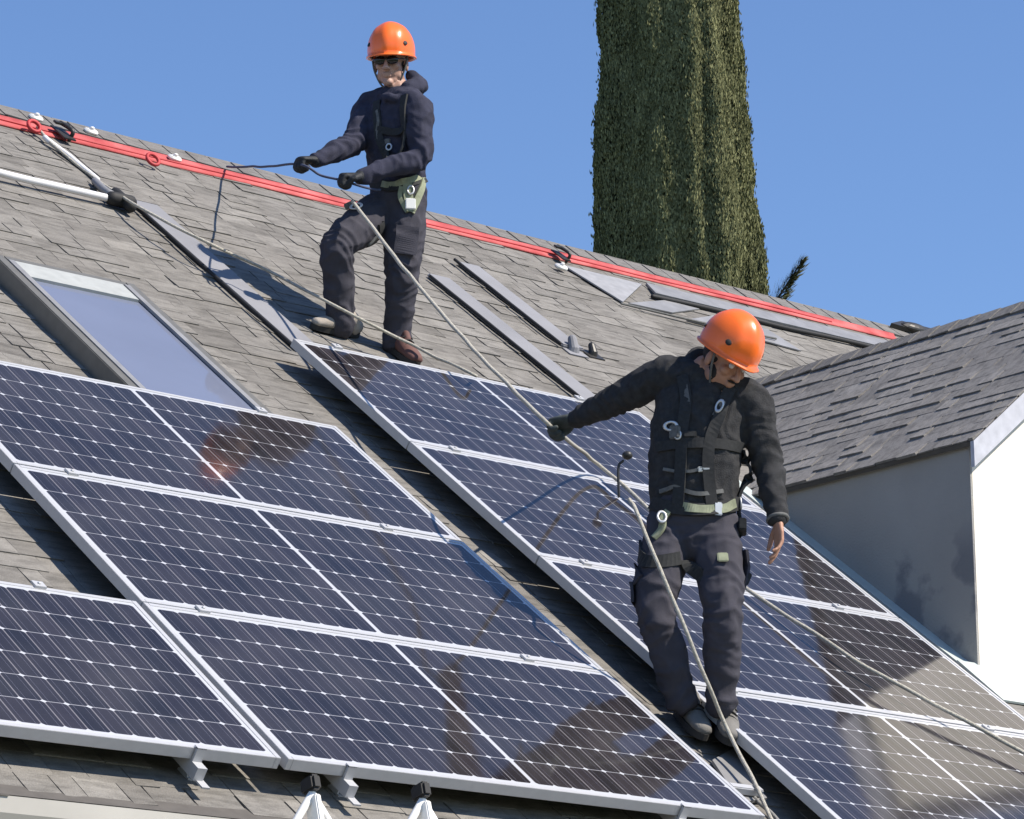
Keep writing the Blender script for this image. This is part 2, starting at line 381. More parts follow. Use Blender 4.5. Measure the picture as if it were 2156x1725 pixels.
# ridge cap
bm = bmesh.new(); rnd = random.Random(2); u = U0
while u < U1:
    L = .15; t = rnd.uniform(.005, .009)
    for s in (1, -1):
        nn = Vector((0, s * NN.y, NN.z)); vvv = Vector((0, s * VV.y, VV.z)); top = Vector((u, RY, RZ + .018))
        pts = [top, top + Vector((L + .02, 0, 0)), top + Vector((L + .02, 0, 0)) - vvv * .15, top - vvv * .15]
        pts = [p + nn * t * (1 if i in (0, 3) else .3) for i, p in enumerate(pts)]
        if s < 0: pts = pts[::-1]
        poly(bm, pts, .012, nn)
    u += L
part('ridge_cap', bm, M['shingle2'], house)
# walls
bm = bmesh.new(); wy0, wy1 = EY + .45, 2 * RY - EY - .45
zt = RP(0, 0, 0).z
def wall_top(y): return EZ + (y - EY) * math.tan(TH) - .22 if y < RY else EZ + (2 * RY - y - EY) * math.tan(TH) - .22
prof = [(wy0, GZ), (wy0, wall_top(wy0)), (RY, wall_top(RY)), (wy1, wall_top(wy1)), (wy1, GZ)]
for x in (U0 + .3, U1 - .5): poly(bm, [Vector((x, y, z)) for y, z in prof], .2, Vector((-1, 0, 0)))
box(bm, ((U0 + U1) / 2, wy0 + .1, (GZ + wall_top(wy0)) / 2), (U1 - U0 - 1.2, .2, wall_top(wy0) - GZ))
box(bm, ((U0 + U1) / 2, wy1 - .1, (GZ + wall_top(wy1)) / 2), (U1 - U0 - 1.2, .2, wall_top(wy1) - GZ))
part('wall', bm, M['plaster'], house)
# fascia, soffit and gutter
bm = bmesh.new(); box(bm, ((U0 + U1) / 2, EY + .012, EZ - .165), (U1 - U0, .03, .20)); box(bm, ((U0 + U1) / 2, EY + .26, EZ - .255), (U1 - U0, .46, .02))
part('fascia', bm, M['white'], house)
bm = bmesh.new(); gp = [(-.012, -.035), (-.012, -.14), (-.09, -.155), (-.115, -.10), (-.125, -.045), (-.135, -.04), (-.135, -.052), (-.105, -.105)]
gp = [(-.006, -.03), (-.006, -.13), (-.10, -.13), (-.125, -.085), (-.125, -.035), (-.112, -.035), (-.112, -.08), (-.095, -.115), (-.020, -.115), (-.020, -.03)]
poly(bm, [Vector((U0, EY + y, EZ + z)) for y, z in gp], -(U1 - U0), Vector((1, 0, 0)))
part('gutter', bm, mat('beige_gutter', (.42, .40, .36), .6, 0, .1, 3), house)
bm = bmesh.new()
for u in np.arange(U0 + .3, U1, 1.5): box(bm, (u, EY - .065, EZ - .034), (.03, .13, .006))
for i, p in enumerate((RP(U0, VE, .012), )): pass
poly(bm, [RP(U0, VE - .045, .012), RP(U1, VE - .045, .012), RP(U1, VE + .05, .001), RP(U0, VE + .05, .001)], .003, NN)
part('drip_edge', bm, mat('brown_drip_edge', (.10, .09, .08), .7), house)
# window and door openings on the long front wall
for x in (-4.5, 1.0, 6.0):
    bm = bmesh.new(); c = Vector((x, wy0 - .012, GZ + 1.55))
    for dx, dz, sx, sz in ((-.62, 0, .08, 1.26), (.62, 0, .08, 1.26), (0, .59, 1.16, .08), (0, -.59, 1.16, .08), (0, 0, .04, 1.1)): box(bm, c + Vector((dx, 0, dz)), (sx, .05, sz))
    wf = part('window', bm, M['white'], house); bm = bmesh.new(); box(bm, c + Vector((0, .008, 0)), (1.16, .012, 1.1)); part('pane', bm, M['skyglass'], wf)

# ------------------------------------------------------------------ dormer
DX, DY, DZ, DA, DP = 3.99, -.878, .222, 1.30, .80
def roofy(z, h=0.0): return (z - (HR + h) / math.cos(TH)) / math.tan(TH)
RXc = DX + DA; rz = DZ + DA * DP
bm = bmesh.new()
yb = roofy(DZ) + .1
# cheek: solid wall slab, its foot buried in the roof
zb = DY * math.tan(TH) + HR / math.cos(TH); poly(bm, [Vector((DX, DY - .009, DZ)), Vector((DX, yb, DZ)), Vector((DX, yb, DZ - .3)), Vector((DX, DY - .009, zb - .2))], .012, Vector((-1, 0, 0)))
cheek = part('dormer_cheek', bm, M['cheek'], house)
bm = bmesh.new(); zb = DY * math.tan(TH) + HR / math.cos(TH)
poly(bm, [Vector((DX + .0125, DY - .01, zb - .1)), Vector((DX + 2 * DA + .003, DY - .01, zb - .1)), Vector((DX + 2 * DA + .003, DY - .01, DZ)), Vector((RXc, DY - .01, rz)), Vector((DX + .0125, DY - .01, DZ))], .14, Vector((0, -1, 0)))
part('dormer_wall', bm, M['plaster'], house)
bm = bmesh.new(); poly(bm, [Vector((DX + 2 * DA, DY + .1, DZ)), Vector((DX + 2 * DA, yb, DZ)), Vector((DX + 2 * DA, yb, DZ - .3)), Vector((DX + 2 * DA, DY + .1, zb - .2))], .12, Vector((1, 0, 0)))
part('dormer_cheek', bm, M['plaster'], house)
# dormer roof planes
sl = math.sqrt(1 + DP * DP); dvd = Vector((1 / sl, 0, DP / sl)); dnd = Vector((-DP / sl, 0, 1 / sl)); OH = .05; YF = DY - .07
e0 = Vector((DX, 0, DZ + .02)) - dvd * OH
SLEN = (DA * sl + OH)
def dclip(v):
    z = (e0 + dvd * v).z; return (YF, roofy(z) + .04)
bm = bmesh.new()
for sgn in (1, -1):
    def mir(p): return p if sgn > 0 else Vector((2 * RXc - p.x, p.y, p.z))
    a, b_ = dclip(0), dclip(SLEN)
    pts = [e0 + Vector((0, a[0], 0)), e0 + Vector((0, a[1], 0)), e0 + dvd * SLEN + Vector((0, b_[1], 0)), e0 + dvd * SLEN + Vector((0, a[0], 0))]
    nn = dnd if sgn > 0 else Vector((-dnd.x, 0, dnd.z)); poly(bm, [mir(p - dnd * .004) for p in pts], .022, nn)
droof = part('dormer_roof', bm, M['felt'], house)
ne = int(SLEN / .105) + 1
me = shingles(e0, Vector((0, 1, 0)), dvd, dnd, (YF, 3), ne, SLEN / ne, 9, .004, .010, .08, .24, dclip)
me.materials.append(M['shingle2']); o = link('shingle_cover', me, droof); o.matrix_basis = world_of(droof).inverted()
e1 = Vector((2 * RXc - e0.x, 0, e0.z))
me = shingles(e1, Vector((0, 1, 0)), Vector((-dvd.x, 0, dvd.z)), Vector((-dnd.x, 0, dnd.z)), (YF, 3), ne, SLEN / ne, 10, .006, .016, .10, .30, dclip)
me.materials.append(M['shingle2']); me.flip_normals(); o = link('shingle_cover', me, droof); o.matrix_basis = world_of(droof).inverted()
bm = bmesh.new(); y = YF; rtop = e0 + dvd * SLEN; rnd = random.Random(8)
while y < dclip(SLEN)[1]:
    for s in (1, -1):
        n2 = dnd if s > 0 else Vector((-dnd.x, 0, dnd.z)); v2 = dvd if s > 0 else Vector((-dvd.x, 0, dvd.z)); top = Vector((rtop.x, y, rtop.z + .012)); t = rnd.uniform(.008, .014)
        pts = [top + n2 * t, top + n2 * t - v2 * .12, top + Vector((0, .16, 0)) - v2 * .12 + n2 * .003, top + Vector((0, .16, 0)) + n2 * .003]
        poly(bm, pts, .008, n2)
    y += .14
part('ridge_cap', bm, M['shingle2'], droof)
# rake boards
bm = bmesh.new()
for s in (1, -1):
    a = e0 + Vector((0, YF - .004, -.006)) ; b_ = e0 + dvd * (SLEN + .0) + Vector((0, YF - .004, -.006))
    q = [a, b_, b_ + Vector((0, 0, -.12)), a + Vector((0, 0, -.12)) + dvd * .0]
    if s < 0: q = [Vector((2 * RXc - p.x, p.y, p.z)) for p in q]
    poly(bm, q, .022, Vector((0, -1, 0)))
part('rake_board', bm, mat('grey_white_board', (.50, .50, .54), .5), droof)
bm = bmesh.new(); fl = [RP(DX - .10, v, .012) for v in (-1.35, .75)]
poly(bm, [RP(DX - .09, -1.25, .014), RP(DX + .0, -1.25, .014), RP(DX + .0, .78, .014), RP(DX - .09, .78, .014)], .01, NN)
poly(bm, [RP(DX - .12, -1.52, .018), RP(DX + 2 * DA + .12, -1.52, .018), RP(DX + 2 * DA + .12, -1.18, .03), RP(DX - .12, -1.18, .03)], .01, NN)
part('flashing', bm, mat('pale_green_flashing', (.50, .55, .52), .5, .1, .06), house)

# ------------------------------------------------------------------ skylight
SKU, SKV, SKW, SKH = .452, .735, .342, .705
sk = roof_matrix(SKU, SKV, 0)
bm = bmesh.new(); W2, H2 = SKW, SKH
for cx, cy, sx, sy in ((-W2, 0, .05, 2 * H2 + .05), (W2, 0, .05, 2 * H2 + .05), (0, H2, 2 * W2 - .05, .05), (0, -H2, 2 * W2 - .05, .05)): box(bm, (cx, cy, .045), (sx, sy, .09), bevel=.004)
bmesh.ops.transform(bm, matrix=sk, verts=bm.verts); curb = part('skylight', bm, M['bronze'], house)
bm = bmesh.new(); 
for cx, cy, sx, sy in ((-W2 + .040, 0, .03, 2 * H2 - .05), (W2 - .040, 0, .03, 2 * H2 - .05), (0, -H2 + .04, 2 * W2 - .11, .03)): box(bm, (cx, cy, .088), (sx, sy, .014))
bmesh.ops.transform(bm, matrix=sk, verts=bm.verts); part('glazing_bead', bm, M['galv'], curb)
bm = bmesh.new(); box(bm, (-.01, H2 - .11, .085), (2 * W2 - .11, .17, .016)); bmesh.ops.transform(bm, matrix=sk, verts=bm.verts); part('blind_box', bm, M['cream'], curb)
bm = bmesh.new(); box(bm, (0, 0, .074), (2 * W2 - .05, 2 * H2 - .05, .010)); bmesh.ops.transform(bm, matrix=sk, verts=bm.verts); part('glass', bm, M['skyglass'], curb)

# ------------------------------------------------------------------ solar panels
def make_panel(label, group='solar panels on the shingle roof'):
    root = thing('solar_panel', (0, 0, 0), label, 'solar panel', group)
    bm = bmesh.new(); hw, hh = PW / 2, PH / 2
    for s in (1, -1):
        box(bm, (s * (hw - .010), 0, -.02), (.020, PH, .04), bevel=.0012); box(bm, (0, s * (hh - .010), -.02), (PW - .040, .020, .04), bevel=.0012)
        box(bm, (s * (hw - .030), 0, -.0385), (.027, PH - .04, .003)); box(bm, (0, s * (hh - .030), -.0385), (PW - .09, .027, .003))
    part('frame', bm, M['alu'], root, local=True)
    bm = bmesh.new(); box(bm, (0, 0, -.005), (PW - .040, PH - .040, .006)); part('glass', bm, M['cells'], root, local=True)
    for x in (-.6, 0, .6): bm = bmesh.new(); box(bm, (x, .30, -.018), (.10, .06, .018)); part('junction_box', bm, M['black'], root, local=True)
    for s in (-.80, .66):
        bm = bmesh.new(); box(bm, (s, hh + .004, .0045), (.045, .040, .009), bevel=.001); ell(bm, (s, hh + .004, .010), .007, .007, .006, seg=8); part('clamp', bm, M['alu'], root, local=True)
    return root
def copy_tree(o, parent=None):
    c = o.copy(); COL.objects.link(c); c.parent = parent
    for ch in list(o.children): copy_tree(ch, c)
    return c
HP = -HR                                         # glass plane
UA, UB, UC = 0.0, 1.43723 + PW / 2, -1.047 - .028 - PW / 2
specs = [
 (UA, 0 - .525 - .004, 'top panel of the left block, its upper edge under the skylight'),
 (UA, -1.058 - .529, 'middle panel of the left block, between its top and its lowest panel'),
 (UA, -2.116 - .529, 'lowest panel of the left block, its bottom edge above the white ladder'),
 (UC, -2.116 - .529, 'lone panel in the lower left corner, beside the left block'),
 (UB, 1.0456 - .529, 'top panel of the right block, right below the feet of the upper worker'),
 (UB, -.0124 - .529, 'second panel from the top of the right block, behind the torso of the lower worker'),
 (UB, -1.0704 - .529, 'third panel from the top of the right block, behind the legs of the lower worker'),
 (UB, -2.1284 - .529, 'lowest panel of the right block, with the tan wall reflection in the lower right corner'),
]
proto = make_panel(specs[0][2])
for i, (u, v, lab) in enumerate(specs):
    o = proto if i == 0 else copy_tree(proto)
    o['label'] = lab; o.matrix_basis = roof_matrix(u, v, HP + random.uniform(-.0015, .0015))
# rails under the panels, with feet and end hooks
def rail(u, v0, v1, label):
    r = thing('mounting_rail', RP(u, v0, 0), label, 'mounting rail', 'rails carrying the solar panels')
    bm = bmesh.new(); box(bm, (0, 0, 0), (.036, v1 - v0, .044), RM); bmesh.ops.translate(bm, verts=bm.verts, vec=RP(u, (v0 + v1) / 2, HP - .064)); part('rail', bm, M['alu'], r)
    v = v0 + .12
    while v < v1:
        bm = bmesh.new(); box(bm, RP(u + .03, v, .045), (.006, .05, .09), RM); box(bm, RP(u + .05, v, .007), (.045, .07, .008), RM); part('foot', bm, M['alu'], r); v += 1.0
    bm = bmesh.new(); vb = v0 + .0
    box(bm, RP(u, v0 + .046, HP - .02), (.034, .010, .050), RM); box(bm, RP(u, v0 + .052, HP + .004), (.034, .022, .005), RM); box(bm, RP(u + .01, v0 + .01, HP - .088), (.030, .10, .006), RM)
    part('end_clamp', bm, M['alu'], r)
rail(-.80, -3.225, .02, 'left rail under the left panel block, its hook left of the ladder')
rail(.66, -3.225, .02, 'right rail under the left panel block')
rail(-1.39, -3.225, -2.1, 'rail under the lone lower left panel, hook at its bottom edge')
rail(UB - .80, -3.24, 1.06, 'left rail under the right panel block')
rail(UB + .66, -3.24, 1.06, 'right rail under the right panel block')

# ------------------------------------------------------------------ ridge strap and its fittings
bm = bmesh.new(); n = 90; prev = None
for i in range(n + 1):
    u = U0 + .2 + (7.9 - U0 - .2) * i / n; vc = 3.905 + .05 * (u - 1.3) / 6.6 + .012 * noise.noise(Vector((u * 1.1, 3, 0))); wd = .062 + .012 * noise.noise(Vector((u * 2.3, 0, 1))) - .003 * max(0, u - 2)
    row = [bm.verts.new(RP(u, vc + dv, h)) for dv, h in ((-wd, .014), (-wd * .4, .018), (wd * .3, .014 + .006 * noise.noise(Vector((u * 3, 0, 0)))), (wd, .026), (wd, .016), (-wd, .006))]
    if prev:
        for k in range(6): bm.faces.new((prev[k], row[k], row[(k + 1) % 6], prev[(k + 1) % 6]))
    prev = row
solo('ridge_strap', bm, M['red'], RP(3, 3.97, 0), 'long faded red strap stretched just below the roof ridge', 'strap', smooth=True)
bm = bmesh.new(); tube(bm, [RP(U0 + .3 + k * .5, 3.897 + .05 * (U0 + .3 + k * .5 - 1.3) / 6.6 + .012 * math.sin(k * 1.7), .019) for k in range(int((7.7 - U0) / .5))], .007, 6, 4)
solo('safety_line', bm, M['red2'], RP(3, 3.95, .03), 'thin darker red line lying along the red ridge strap', 'rope', smooth=True)
def anchor(px, py, label, s=1.0):
    p = on_roof(px, py, .02); a = thing('roof_anchor', p, label, 'roof anchor', 'dark anchors holding the red ridge strap')
    bm = bmesh.new(); box(bm, p + VV * .06 * s + NN * .055, (.11 * s, .035, .012), RM, .003); box(bm, p + NN * .02, (.09 * s, .22 * s, .008), RM, .002); part('plate', bm, M['dark'], a)
    bm = bmesh.new(); tube(bm, [p - VV * .03 + RM @ Vector((.03, 0, 0)), p - VV * .03 + NN * .05 + RM @ Vector((.03, 0, 0)), p + VV * .06 + NN * .055], .014 * s, 8); part('hook', bm, M['dark'], a, True)
anchor(130, 288, 'dark bracket on the red strap at the upper left of the roof', .8)
anchor(1178, 545, 'dark bracket on the red strap in front of the cypress tree', .65)
bm = bmesh.new(); torus(bm, on_roof(322, 336, .05), .036, .010, RM @ Matrix.Rotation(R(30), 3, 'X')); solo('strap_ring', bm, M['red2'], on_roof(322, 336, .02), 'round red ring on the ridge strap left of the upper worker', 'ring', smooth=True)
bm = bmesh.new(); torus(bm, on_roof(72, 266, .05), .035, .011, RM @ Matrix.Rotation(R(30), 3, 'X')); solo('strap_ring', bm, M['red2'], on_roof(72, 266, .02), 'small red ring at the far left of the ridge strap', 'ring', smooth=True)
for px, py, lab in ((366, 337, 'white marker cap on the red strap beside its red ring'), (190, 281, 'white marker cap on the ridge between two strap fittings'), (74, 252, 'white marker cap at the far left end of the ridge'), (1180, 566, 'white marker cap just below the bracket near the cypress')):
    p = on_roof(px, py, .02); bm = bmesh.new(); box(bm, p + NN * .01, (.07, .05, .025), RM, .006); ell(bm, p + NN * .028, .014, .014, .010, seg=8)
    solo('marker_cap', bm, M['white'], p, lab, 'cap', 'small white caps along the ridge', True)

# ------------------------------------------------------------------ strips, pipe, cable and patches on the shingles
def strip(u, v0, v1, wd, label, th=.020):
    u -= .03; v0 -= .05; v1 -= .05
    t = thing('metal_strip', RP(u, v0, 0), label, 'metal strip', 'flat grey strips running up the slope')
    bm = bmesh.new(); box(bm, RP(u + wd / 2, (v0 + v1) / 2, th / 2 + .008), (wd, v1 - v0, th), RM, .006)
    part('strip', bm, M['grey_strip'], t)
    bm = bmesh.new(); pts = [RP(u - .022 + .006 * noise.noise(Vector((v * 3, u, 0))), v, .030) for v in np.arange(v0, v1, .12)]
    tube(bm, pts, .009, 8, 3); part('hose_shadow_line', bm, M['black'], t, True)  # black hose that also draws the shadow line at the strip's left side
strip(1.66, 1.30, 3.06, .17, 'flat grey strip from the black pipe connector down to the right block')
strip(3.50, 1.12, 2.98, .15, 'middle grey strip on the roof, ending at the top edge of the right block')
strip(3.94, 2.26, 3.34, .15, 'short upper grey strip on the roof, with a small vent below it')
p0, p1 = on_roof(-700, 205, .045), on_roof(243, 421, .045)
pp = thing('white_pipe', p1, 'white plastic pipe entering from the left edge, ending in a black connector', 'pipe')
bm = bmesh.new(); mid = [p0.lerp(p1, t) for t in np.linspace(0, 1, 9)]; mid[5] += NN * .01; tube(bm, mid, .019, 10, 3); part('pipe', bm, M['pvc'], pp, True)
bm = bmesh.new(); q = on_roof(262, 424, .05); tube(bm, [q - Vector((.07, 0, 0)), q + Vector((.03, 0, 0))], .037, 10, smooth=False); tube(bm, [q + VV * .10, q - VV * .07], .030, 10, smooth=False); part('connector', bm, M['black'], pp, True)
bm = bmesh.new(); tube(bm, [on_roof(200, 382, .03), on_roof(222, 402, .05), on_roof(248, 416, .05)], .020, 8); part('elbow', bm, M['galv'], pp, True)
def RO(u, v, h=0.0): return RP(u - .035, v - .06, h)
bm = bmesh.new(); tube(bm, [RO(5.56, 3.60, .02), RO(6.1, 3.625, .022), RO(6.6, 3.61, .02), RO(7.1, 3.63, .024), RO(7.9, 3.66, .02)], .014, 8)
solo('black_cable', bm, M['black'], RO(5.56, 3.6, 0), 'thin black cable running below the ridge behind the lower helmet', 'cable', smooth=True)
bm = bmesh.new(); poly(bm, [RO(5.62, 3.655, .030), RO(7.9, 3.69, .030), RO(7.9, 3.88, .020), RO(5.70, 3.86, .020)], .012, NN)
solo('flashing_sheet', bm, M['galv'], RO(6.5, 3.7, 0), 'long pale metal flashing sheet above the black cable under the ridge', 'flashing')
bm = bmesh.new(); poly(bm, [RO(5.02, 3.80, .022), RO(5.14, 3.34, .022), RO(5.62, 3.80, .022)], .008, NN)
solo('flashing_patch', bm, mat('pale_patch', (.30, .30, .31), .6, .1), RO(5.2, 3.5, 0), 'pale triangular flashing patch under the ridge strap', 'flashing')
bm = bmesh.new(); poly(bm, [RO(5.20, 3.36, .017), RO(5.55, 3.38, .017), RO(5.92, 3.59, .017), RO(5.66, 3.60, .017)], .008, NN); poly(bm, [RO(5.60, 3.30, .018), RO(6.45, 3.22, .018), RO(6.4, 3.50, .018), RO(5.98, 3.52, .018)], .008, NN)
solo('flashing_patch', bm, M['galv'], RO(5.6, 3.4, 0), 'crumpled grey metal patch left of the lower worker helmet', 'flashing')
bm = bmesh.new(); tube(bm, [RO(5.1, 3.30, .02), RO(5.7, 3.27, .03), RO(6.3, 3.30, .03)], .007, 6); solo('loose_wire', bm, M['strap_g'], RO(5.1, 3.3, 0), 'thin white wire lying on the grey patches near the lower helmet', 'wire', smooth=True)
bm = bmesh.new(); poly(bm, [RO(8.02, 4.20, .05), RO(8.62, 4.16, .05), RO(8.75, 4.29, .055), RO(8.2, 4.30, .055)], .03, NN); ell(bm, RO(8.25, 4.22, .05), .12, .05, .03, RM)
solo('black_membrane', bm, M['dark'], RO(8.2, 4.2, 0), 'crumpled black membrane at the right end of the ridge, above the dormer', 'membrane')
for px, py, s, lab in ((1205, 742, 1, 'small upright roof vent stub below the short grey strip'), (1246, 750, .8, 'dark round pipe boot right of the vent stub')):
    p = on_roof(px, py, .0); bm = bmesh.new(); loft(bm, [(p, .04 * s, .04 * s, None), (p + NN * .02, .03 * s, .03 * s, None), (p + UP * .07 * s, .024 * s, .024 * s, None)], 12); box(bm, p + NN * .008, (.13 * s, .13 * s, .006), RM)
    solo('vent_stub', bm, M['grey_strip'] if s == 1 else M['dark'], p, lab, 'vent', smooth=False)
# metal foothold in the gap below the lower worker
fh_ = thing('foothold', on_roof(1560, 1640), 'grey metal foothold plate with pale bar in the gap below the lower worker', 'foothold')
bm = bmesh.new(); q = [on_roof(1545, 1575, .03), on_roof(1500, 1600, .028), on_roof(1560, 1690, .03), on_roof(1615, 1680, .032)]; poly(bm, q, .012, NN); part('plate', bm, M['galv'], fh_)
bm = bmesh.new(); box(bm, on_roof(1568, 1663, .05), (.16, .035, .03), RM, .004); part('bar', bm, M['alu'], fh_)

# ------------------------------------------------------------------ ladder at the eave
LY = EY - .20
def atY(px, py, y): d = ray(px, py); return CC + d * ((y - CC.y) / d.y)
lt0, lt1 = atY(652, 1640, LY), atY(884, 1655, LY)
base_off = Vector((0, -.75, 0))
lad = thing('ladder', Vector(((lt0.x + lt1.x) / 2, LY - .75, GZ)), 'white ladder leaning on the eave below the left panel block, black caps on top', 'ladder')
foot0 = Vector((lt0.x, lt0.y - .85, GZ)); foot1 = Vector((lt1.x, lt1.y - .85, GZ))
for t, f in ((lt0, foot0), (lt1, foot1)):
    d = (f - t).normalized(); bm = bmesh.new(); c = (t + f) / 2; x, y = frame_of(d, Vector((1, 0, 0)))
    rot = Matrix((x, y, d)).transposed(); box(bm, c + d * .03, (.022, .060, (f - t).length - .06), rot, .004); part('side_rail', bm, M['white'], lad)
    bm = bmesh.new(); box(bm, t + d * .02, (.036, .07, .05), rot, .008); part('cap', bm, M['black'], lad)
    bm = bmesh.new()
    for s in (-1, 1): 
        a = t + d * .05; e = a + Vector((s * .085, -.01, -.115)); tube(bm, [a, e], .013, 8, smooth=False)
    tube(bm, [t + Vector((-.075, -.02, -.16)), t + Vector((.075, -.02, -.16))], .014, 8, smooth=False); part('brace', bm, M['white'], lad, True)
L = (foot0 - lt0).length; k = .155
while k < L - .1:
    bm = bmesh.new(); a = lt0.lerp(foot0, k / L); b_ = lt1.lerp(foot1, k / L); tube(bm, [a, b_], .016, 8, smooth=False); part('rung', bm, M['white'], lad, True); k += .28

# ------------------------------------------------------------------ trees
def cypress(loc, H, label, rfun, visible, dens, seed, lean=Vector((0, 0, 0)), lobes=7):
    """columnar crown: lobes of upright sprays round a tapered trunk"""
    rg = np.random.default_rng(seed); root = thing('cypress_tree', loc, label, 'tree')
    bm = bmesh.new(); loft(bm, [(Vector(loc) + Vector((0, 0, z)) + lean * (z / H), rfun(0) * .22 * (1 - z / H) + .02,) * 1 + (rfun(0) * .22 * (1 - z / H) + .02, None) for z in np.linspace(-.1, H * .9, 8)], 10); part('trunk', bm, M['bark'], root, True)
    ph = rg.uniform(0, 6.28, lobes * 2)
    def rad(a, z):
        s = sum(.055 * np.cos((k + 3) * a + ph[k] + .25 * np.sin(z * (.5 + .2 * k) + ph[-1 - k])) for k in range(4))
        cl = -.20 * np.exp(-((np.angle(np.exp(1j * (a - (-1.26 + .07 * np.sin(z * 1.3)))))) / .085) ** 2) - .16 * np.exp(-((np.angle(np.exp(1j * (a - (-1.95 + .05 * np.sin(z * 1.9)))))) / .10) ** 2) 
        d2 = float(np.angle(np.exp(1j * (a + 2.12 + .05 * np.sin(z * 1.1))))); sg = 1 / (1 + math.exp(-d2 / .05)); stp = .20 * sg * math.exp(-max(d2, 0) / .8) - .12 * (1 - sg) * math.exp(min(d2, 0) / .7)
        return rfun(z) * (1 + s + stp + cl + .11 * noise.noise(Vector((math.cos(a) * 2.2, math.sin(a) * 2.2, z * 1.1))) + .055 * noise.noise(Vector((math.cos(a) * 6, math.sin(a) * 6, z * 2.8))) + .03 * noise.noise(Vector((math.cos(a) * 14, math.sin(a) * 14, z * 6))))
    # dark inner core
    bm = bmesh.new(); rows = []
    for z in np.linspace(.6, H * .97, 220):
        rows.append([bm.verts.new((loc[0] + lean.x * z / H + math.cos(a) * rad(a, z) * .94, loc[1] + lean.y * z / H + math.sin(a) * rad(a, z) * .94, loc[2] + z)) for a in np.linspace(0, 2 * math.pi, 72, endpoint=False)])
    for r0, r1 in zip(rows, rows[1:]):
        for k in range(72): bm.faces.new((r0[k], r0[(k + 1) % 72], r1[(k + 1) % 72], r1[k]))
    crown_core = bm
    V = []; F = []; T = []
    zs = np.linspace(.5, H, 400); area = np.array([2 * math.pi * rfun(z) * (H / 400) * (dens if visible[0] < z < visible[1] else dens * .12) for z in zs])
    N = int(area.sum()); zi = rg.choice(zs, N, p=area / area.sum()) + rg.uniform(-.03, .03, N); an = rg.uniform(0, 2 * math.pi, N)
    vis = (zi > visible[0]) & (zi < visible[1])
    for z, a, vs in zip(zi, an, vis):
        big = 1.0 if vs else 2.6
        rr = rad(a, z); d = rr * (1 - abs(rg.normal(0, .022))) + (.01 if rg.random() < .93 else rg.uniform(.01, .05))
        o = Vector((math.cos(a), math.sin(a), 0)); tt = Vector((-o.y, o.x, 0))
        c = Vector((loc[0] + lean.x * z / H, loc[1] + lean.y * z / H, loc[2] + z)) + o * d
        up = (UP + o * rg.uniform(-.1, .22) + tt * rg.normal(0, .22)).normalized(); L_ = rg.uniform(.028, .070) * big; wd = rg.uniform(.006, .013) * big
        s = (tt + o * rg.normal(0, .28)).normalized(); s2 = (o * .8 + tt * rg.normal(0, .55)).normalized()
        k = len(V); V += [c - up * L_ * .4 , c + s * wd, c + up * L_ * .6, c - s * wd, c + s2 * wd * .8, c - s2 * wd * .8]
        tn = float(np.clip(rg.normal(.5, .22) + .25 * noise.noise(Vector((o.x * 4, o.y * 4, z * 2.2))), 0, 1))
        F += [(k, k + 1, k + 2, k + 3), (k, k + 4, k + 2, k + 5)]; T += [tn, tn]
    me = bpy.data.meshes.new('crown'); me.from_pydata([tuple(v - Vector(loc)) for v in V], [], F); me.attributes.new('tone', 'FLOAT', 'FACE').data.foreach_set('value', T); me.materials.append(M['leaf'])
    cr = link('crown', me, root)
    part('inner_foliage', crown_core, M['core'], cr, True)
    return root
TD = 34.0
tb = CC + FH * 0
d = ray(1482, 600); tb = CC + d * (TD / d.dot(FH)); tloc = Vector((tb.x, tb.y, GZ))
zv0 = (CC + ray(1436, 640) * (TD / ray(1436, 640).dot(FH))).z - GZ; zv1 = (CC + ray(1400, -40) * (TD / ray(1400, -40).dot(FH))).z - GZ
pm = F_PX / TD * .968
def crf(z):
    t = (z - zv0) / (zv1 - zv0)                   # 0 at the ridge, 1 at the top of the picture
    return float(np.interp(t, [-4, -1.5, -.6, 0, .25, .6, 1, 1.8, 2.6, 3.0], [.35, .95, 1.02, 1.0, .985, .90, .79, .52, .22, .03])) * 166 / pm
HT = (zv1 - zv0) * 3.0 + zv0
cypress(tloc, HT, 'tall dense columnar cypress rising behind the roof ridge', crf, (zv0 - .6, zv1 + .5), 6500, 3, lean=RH * (-.55) * (HT / 6) * .22)
# young leaning cypress, only its tip shows
p0 = CC + ray(1640, 625) * (TD - 2) ; p1 = CC + ray(1690, 548) * (TD - 2); sp = thing('young_cypress', Vector((p0.x - .3, p0.y, GZ)), 'tip of a young cypress leaning right beside the tall one', 'tree')
bm = bmesh.new(); b0 = Vector((p0.x - .3, p0.y, GZ)); tube(bm, [b0, b0.lerp(p0, .5), p0, p1], [.07, .05, .012, .005], 8, smooth=False); part('trunk', bm, M['bark'], sp, True)
V = []; F = []; T = []; rg = np.random.default_rng(5)
for i in range(1500):
    t = rg.uniform(-1.6, 1.05); c = p0 + (p1 - p0) * t; r = .085 * (1.15 - max(t, 0) * .55) * (1 + .3 * math.sin(t * 9)) * (1 if t < .9 else .6)
    if t < 0: c = p0 + (p0 - p1).lerp(b0 - p0, .5).normalized() * (-t * .5)
    o = Vector(rg.normal(0, 1, 3)).normalized(); c = c + o * r * rg.uniform(.4, 1); up = ((p1 - p0).normalized() + o * .5).normalized(); s = up.orthogonal().normalized(); L_ = rg.uniform(.04, .09); k = len(V)
    V += [c - up * L_ * .4, c + s * .014, c + up * L_ * .6, c - s * .014]; F.append((k, k + 1, k + 2, k + 3)); T.append(rg.uniform(0, .6))
me = bpy.data.meshes.new('crown'); me.from_pydata([tuple(v - sp.location) for v in V], [], F); me.attributes.new('tone', 'FLOAT', 'FACE').data.foreach_set('value', T); me.materials.append(M['leaf']); link('crown', me, sp)

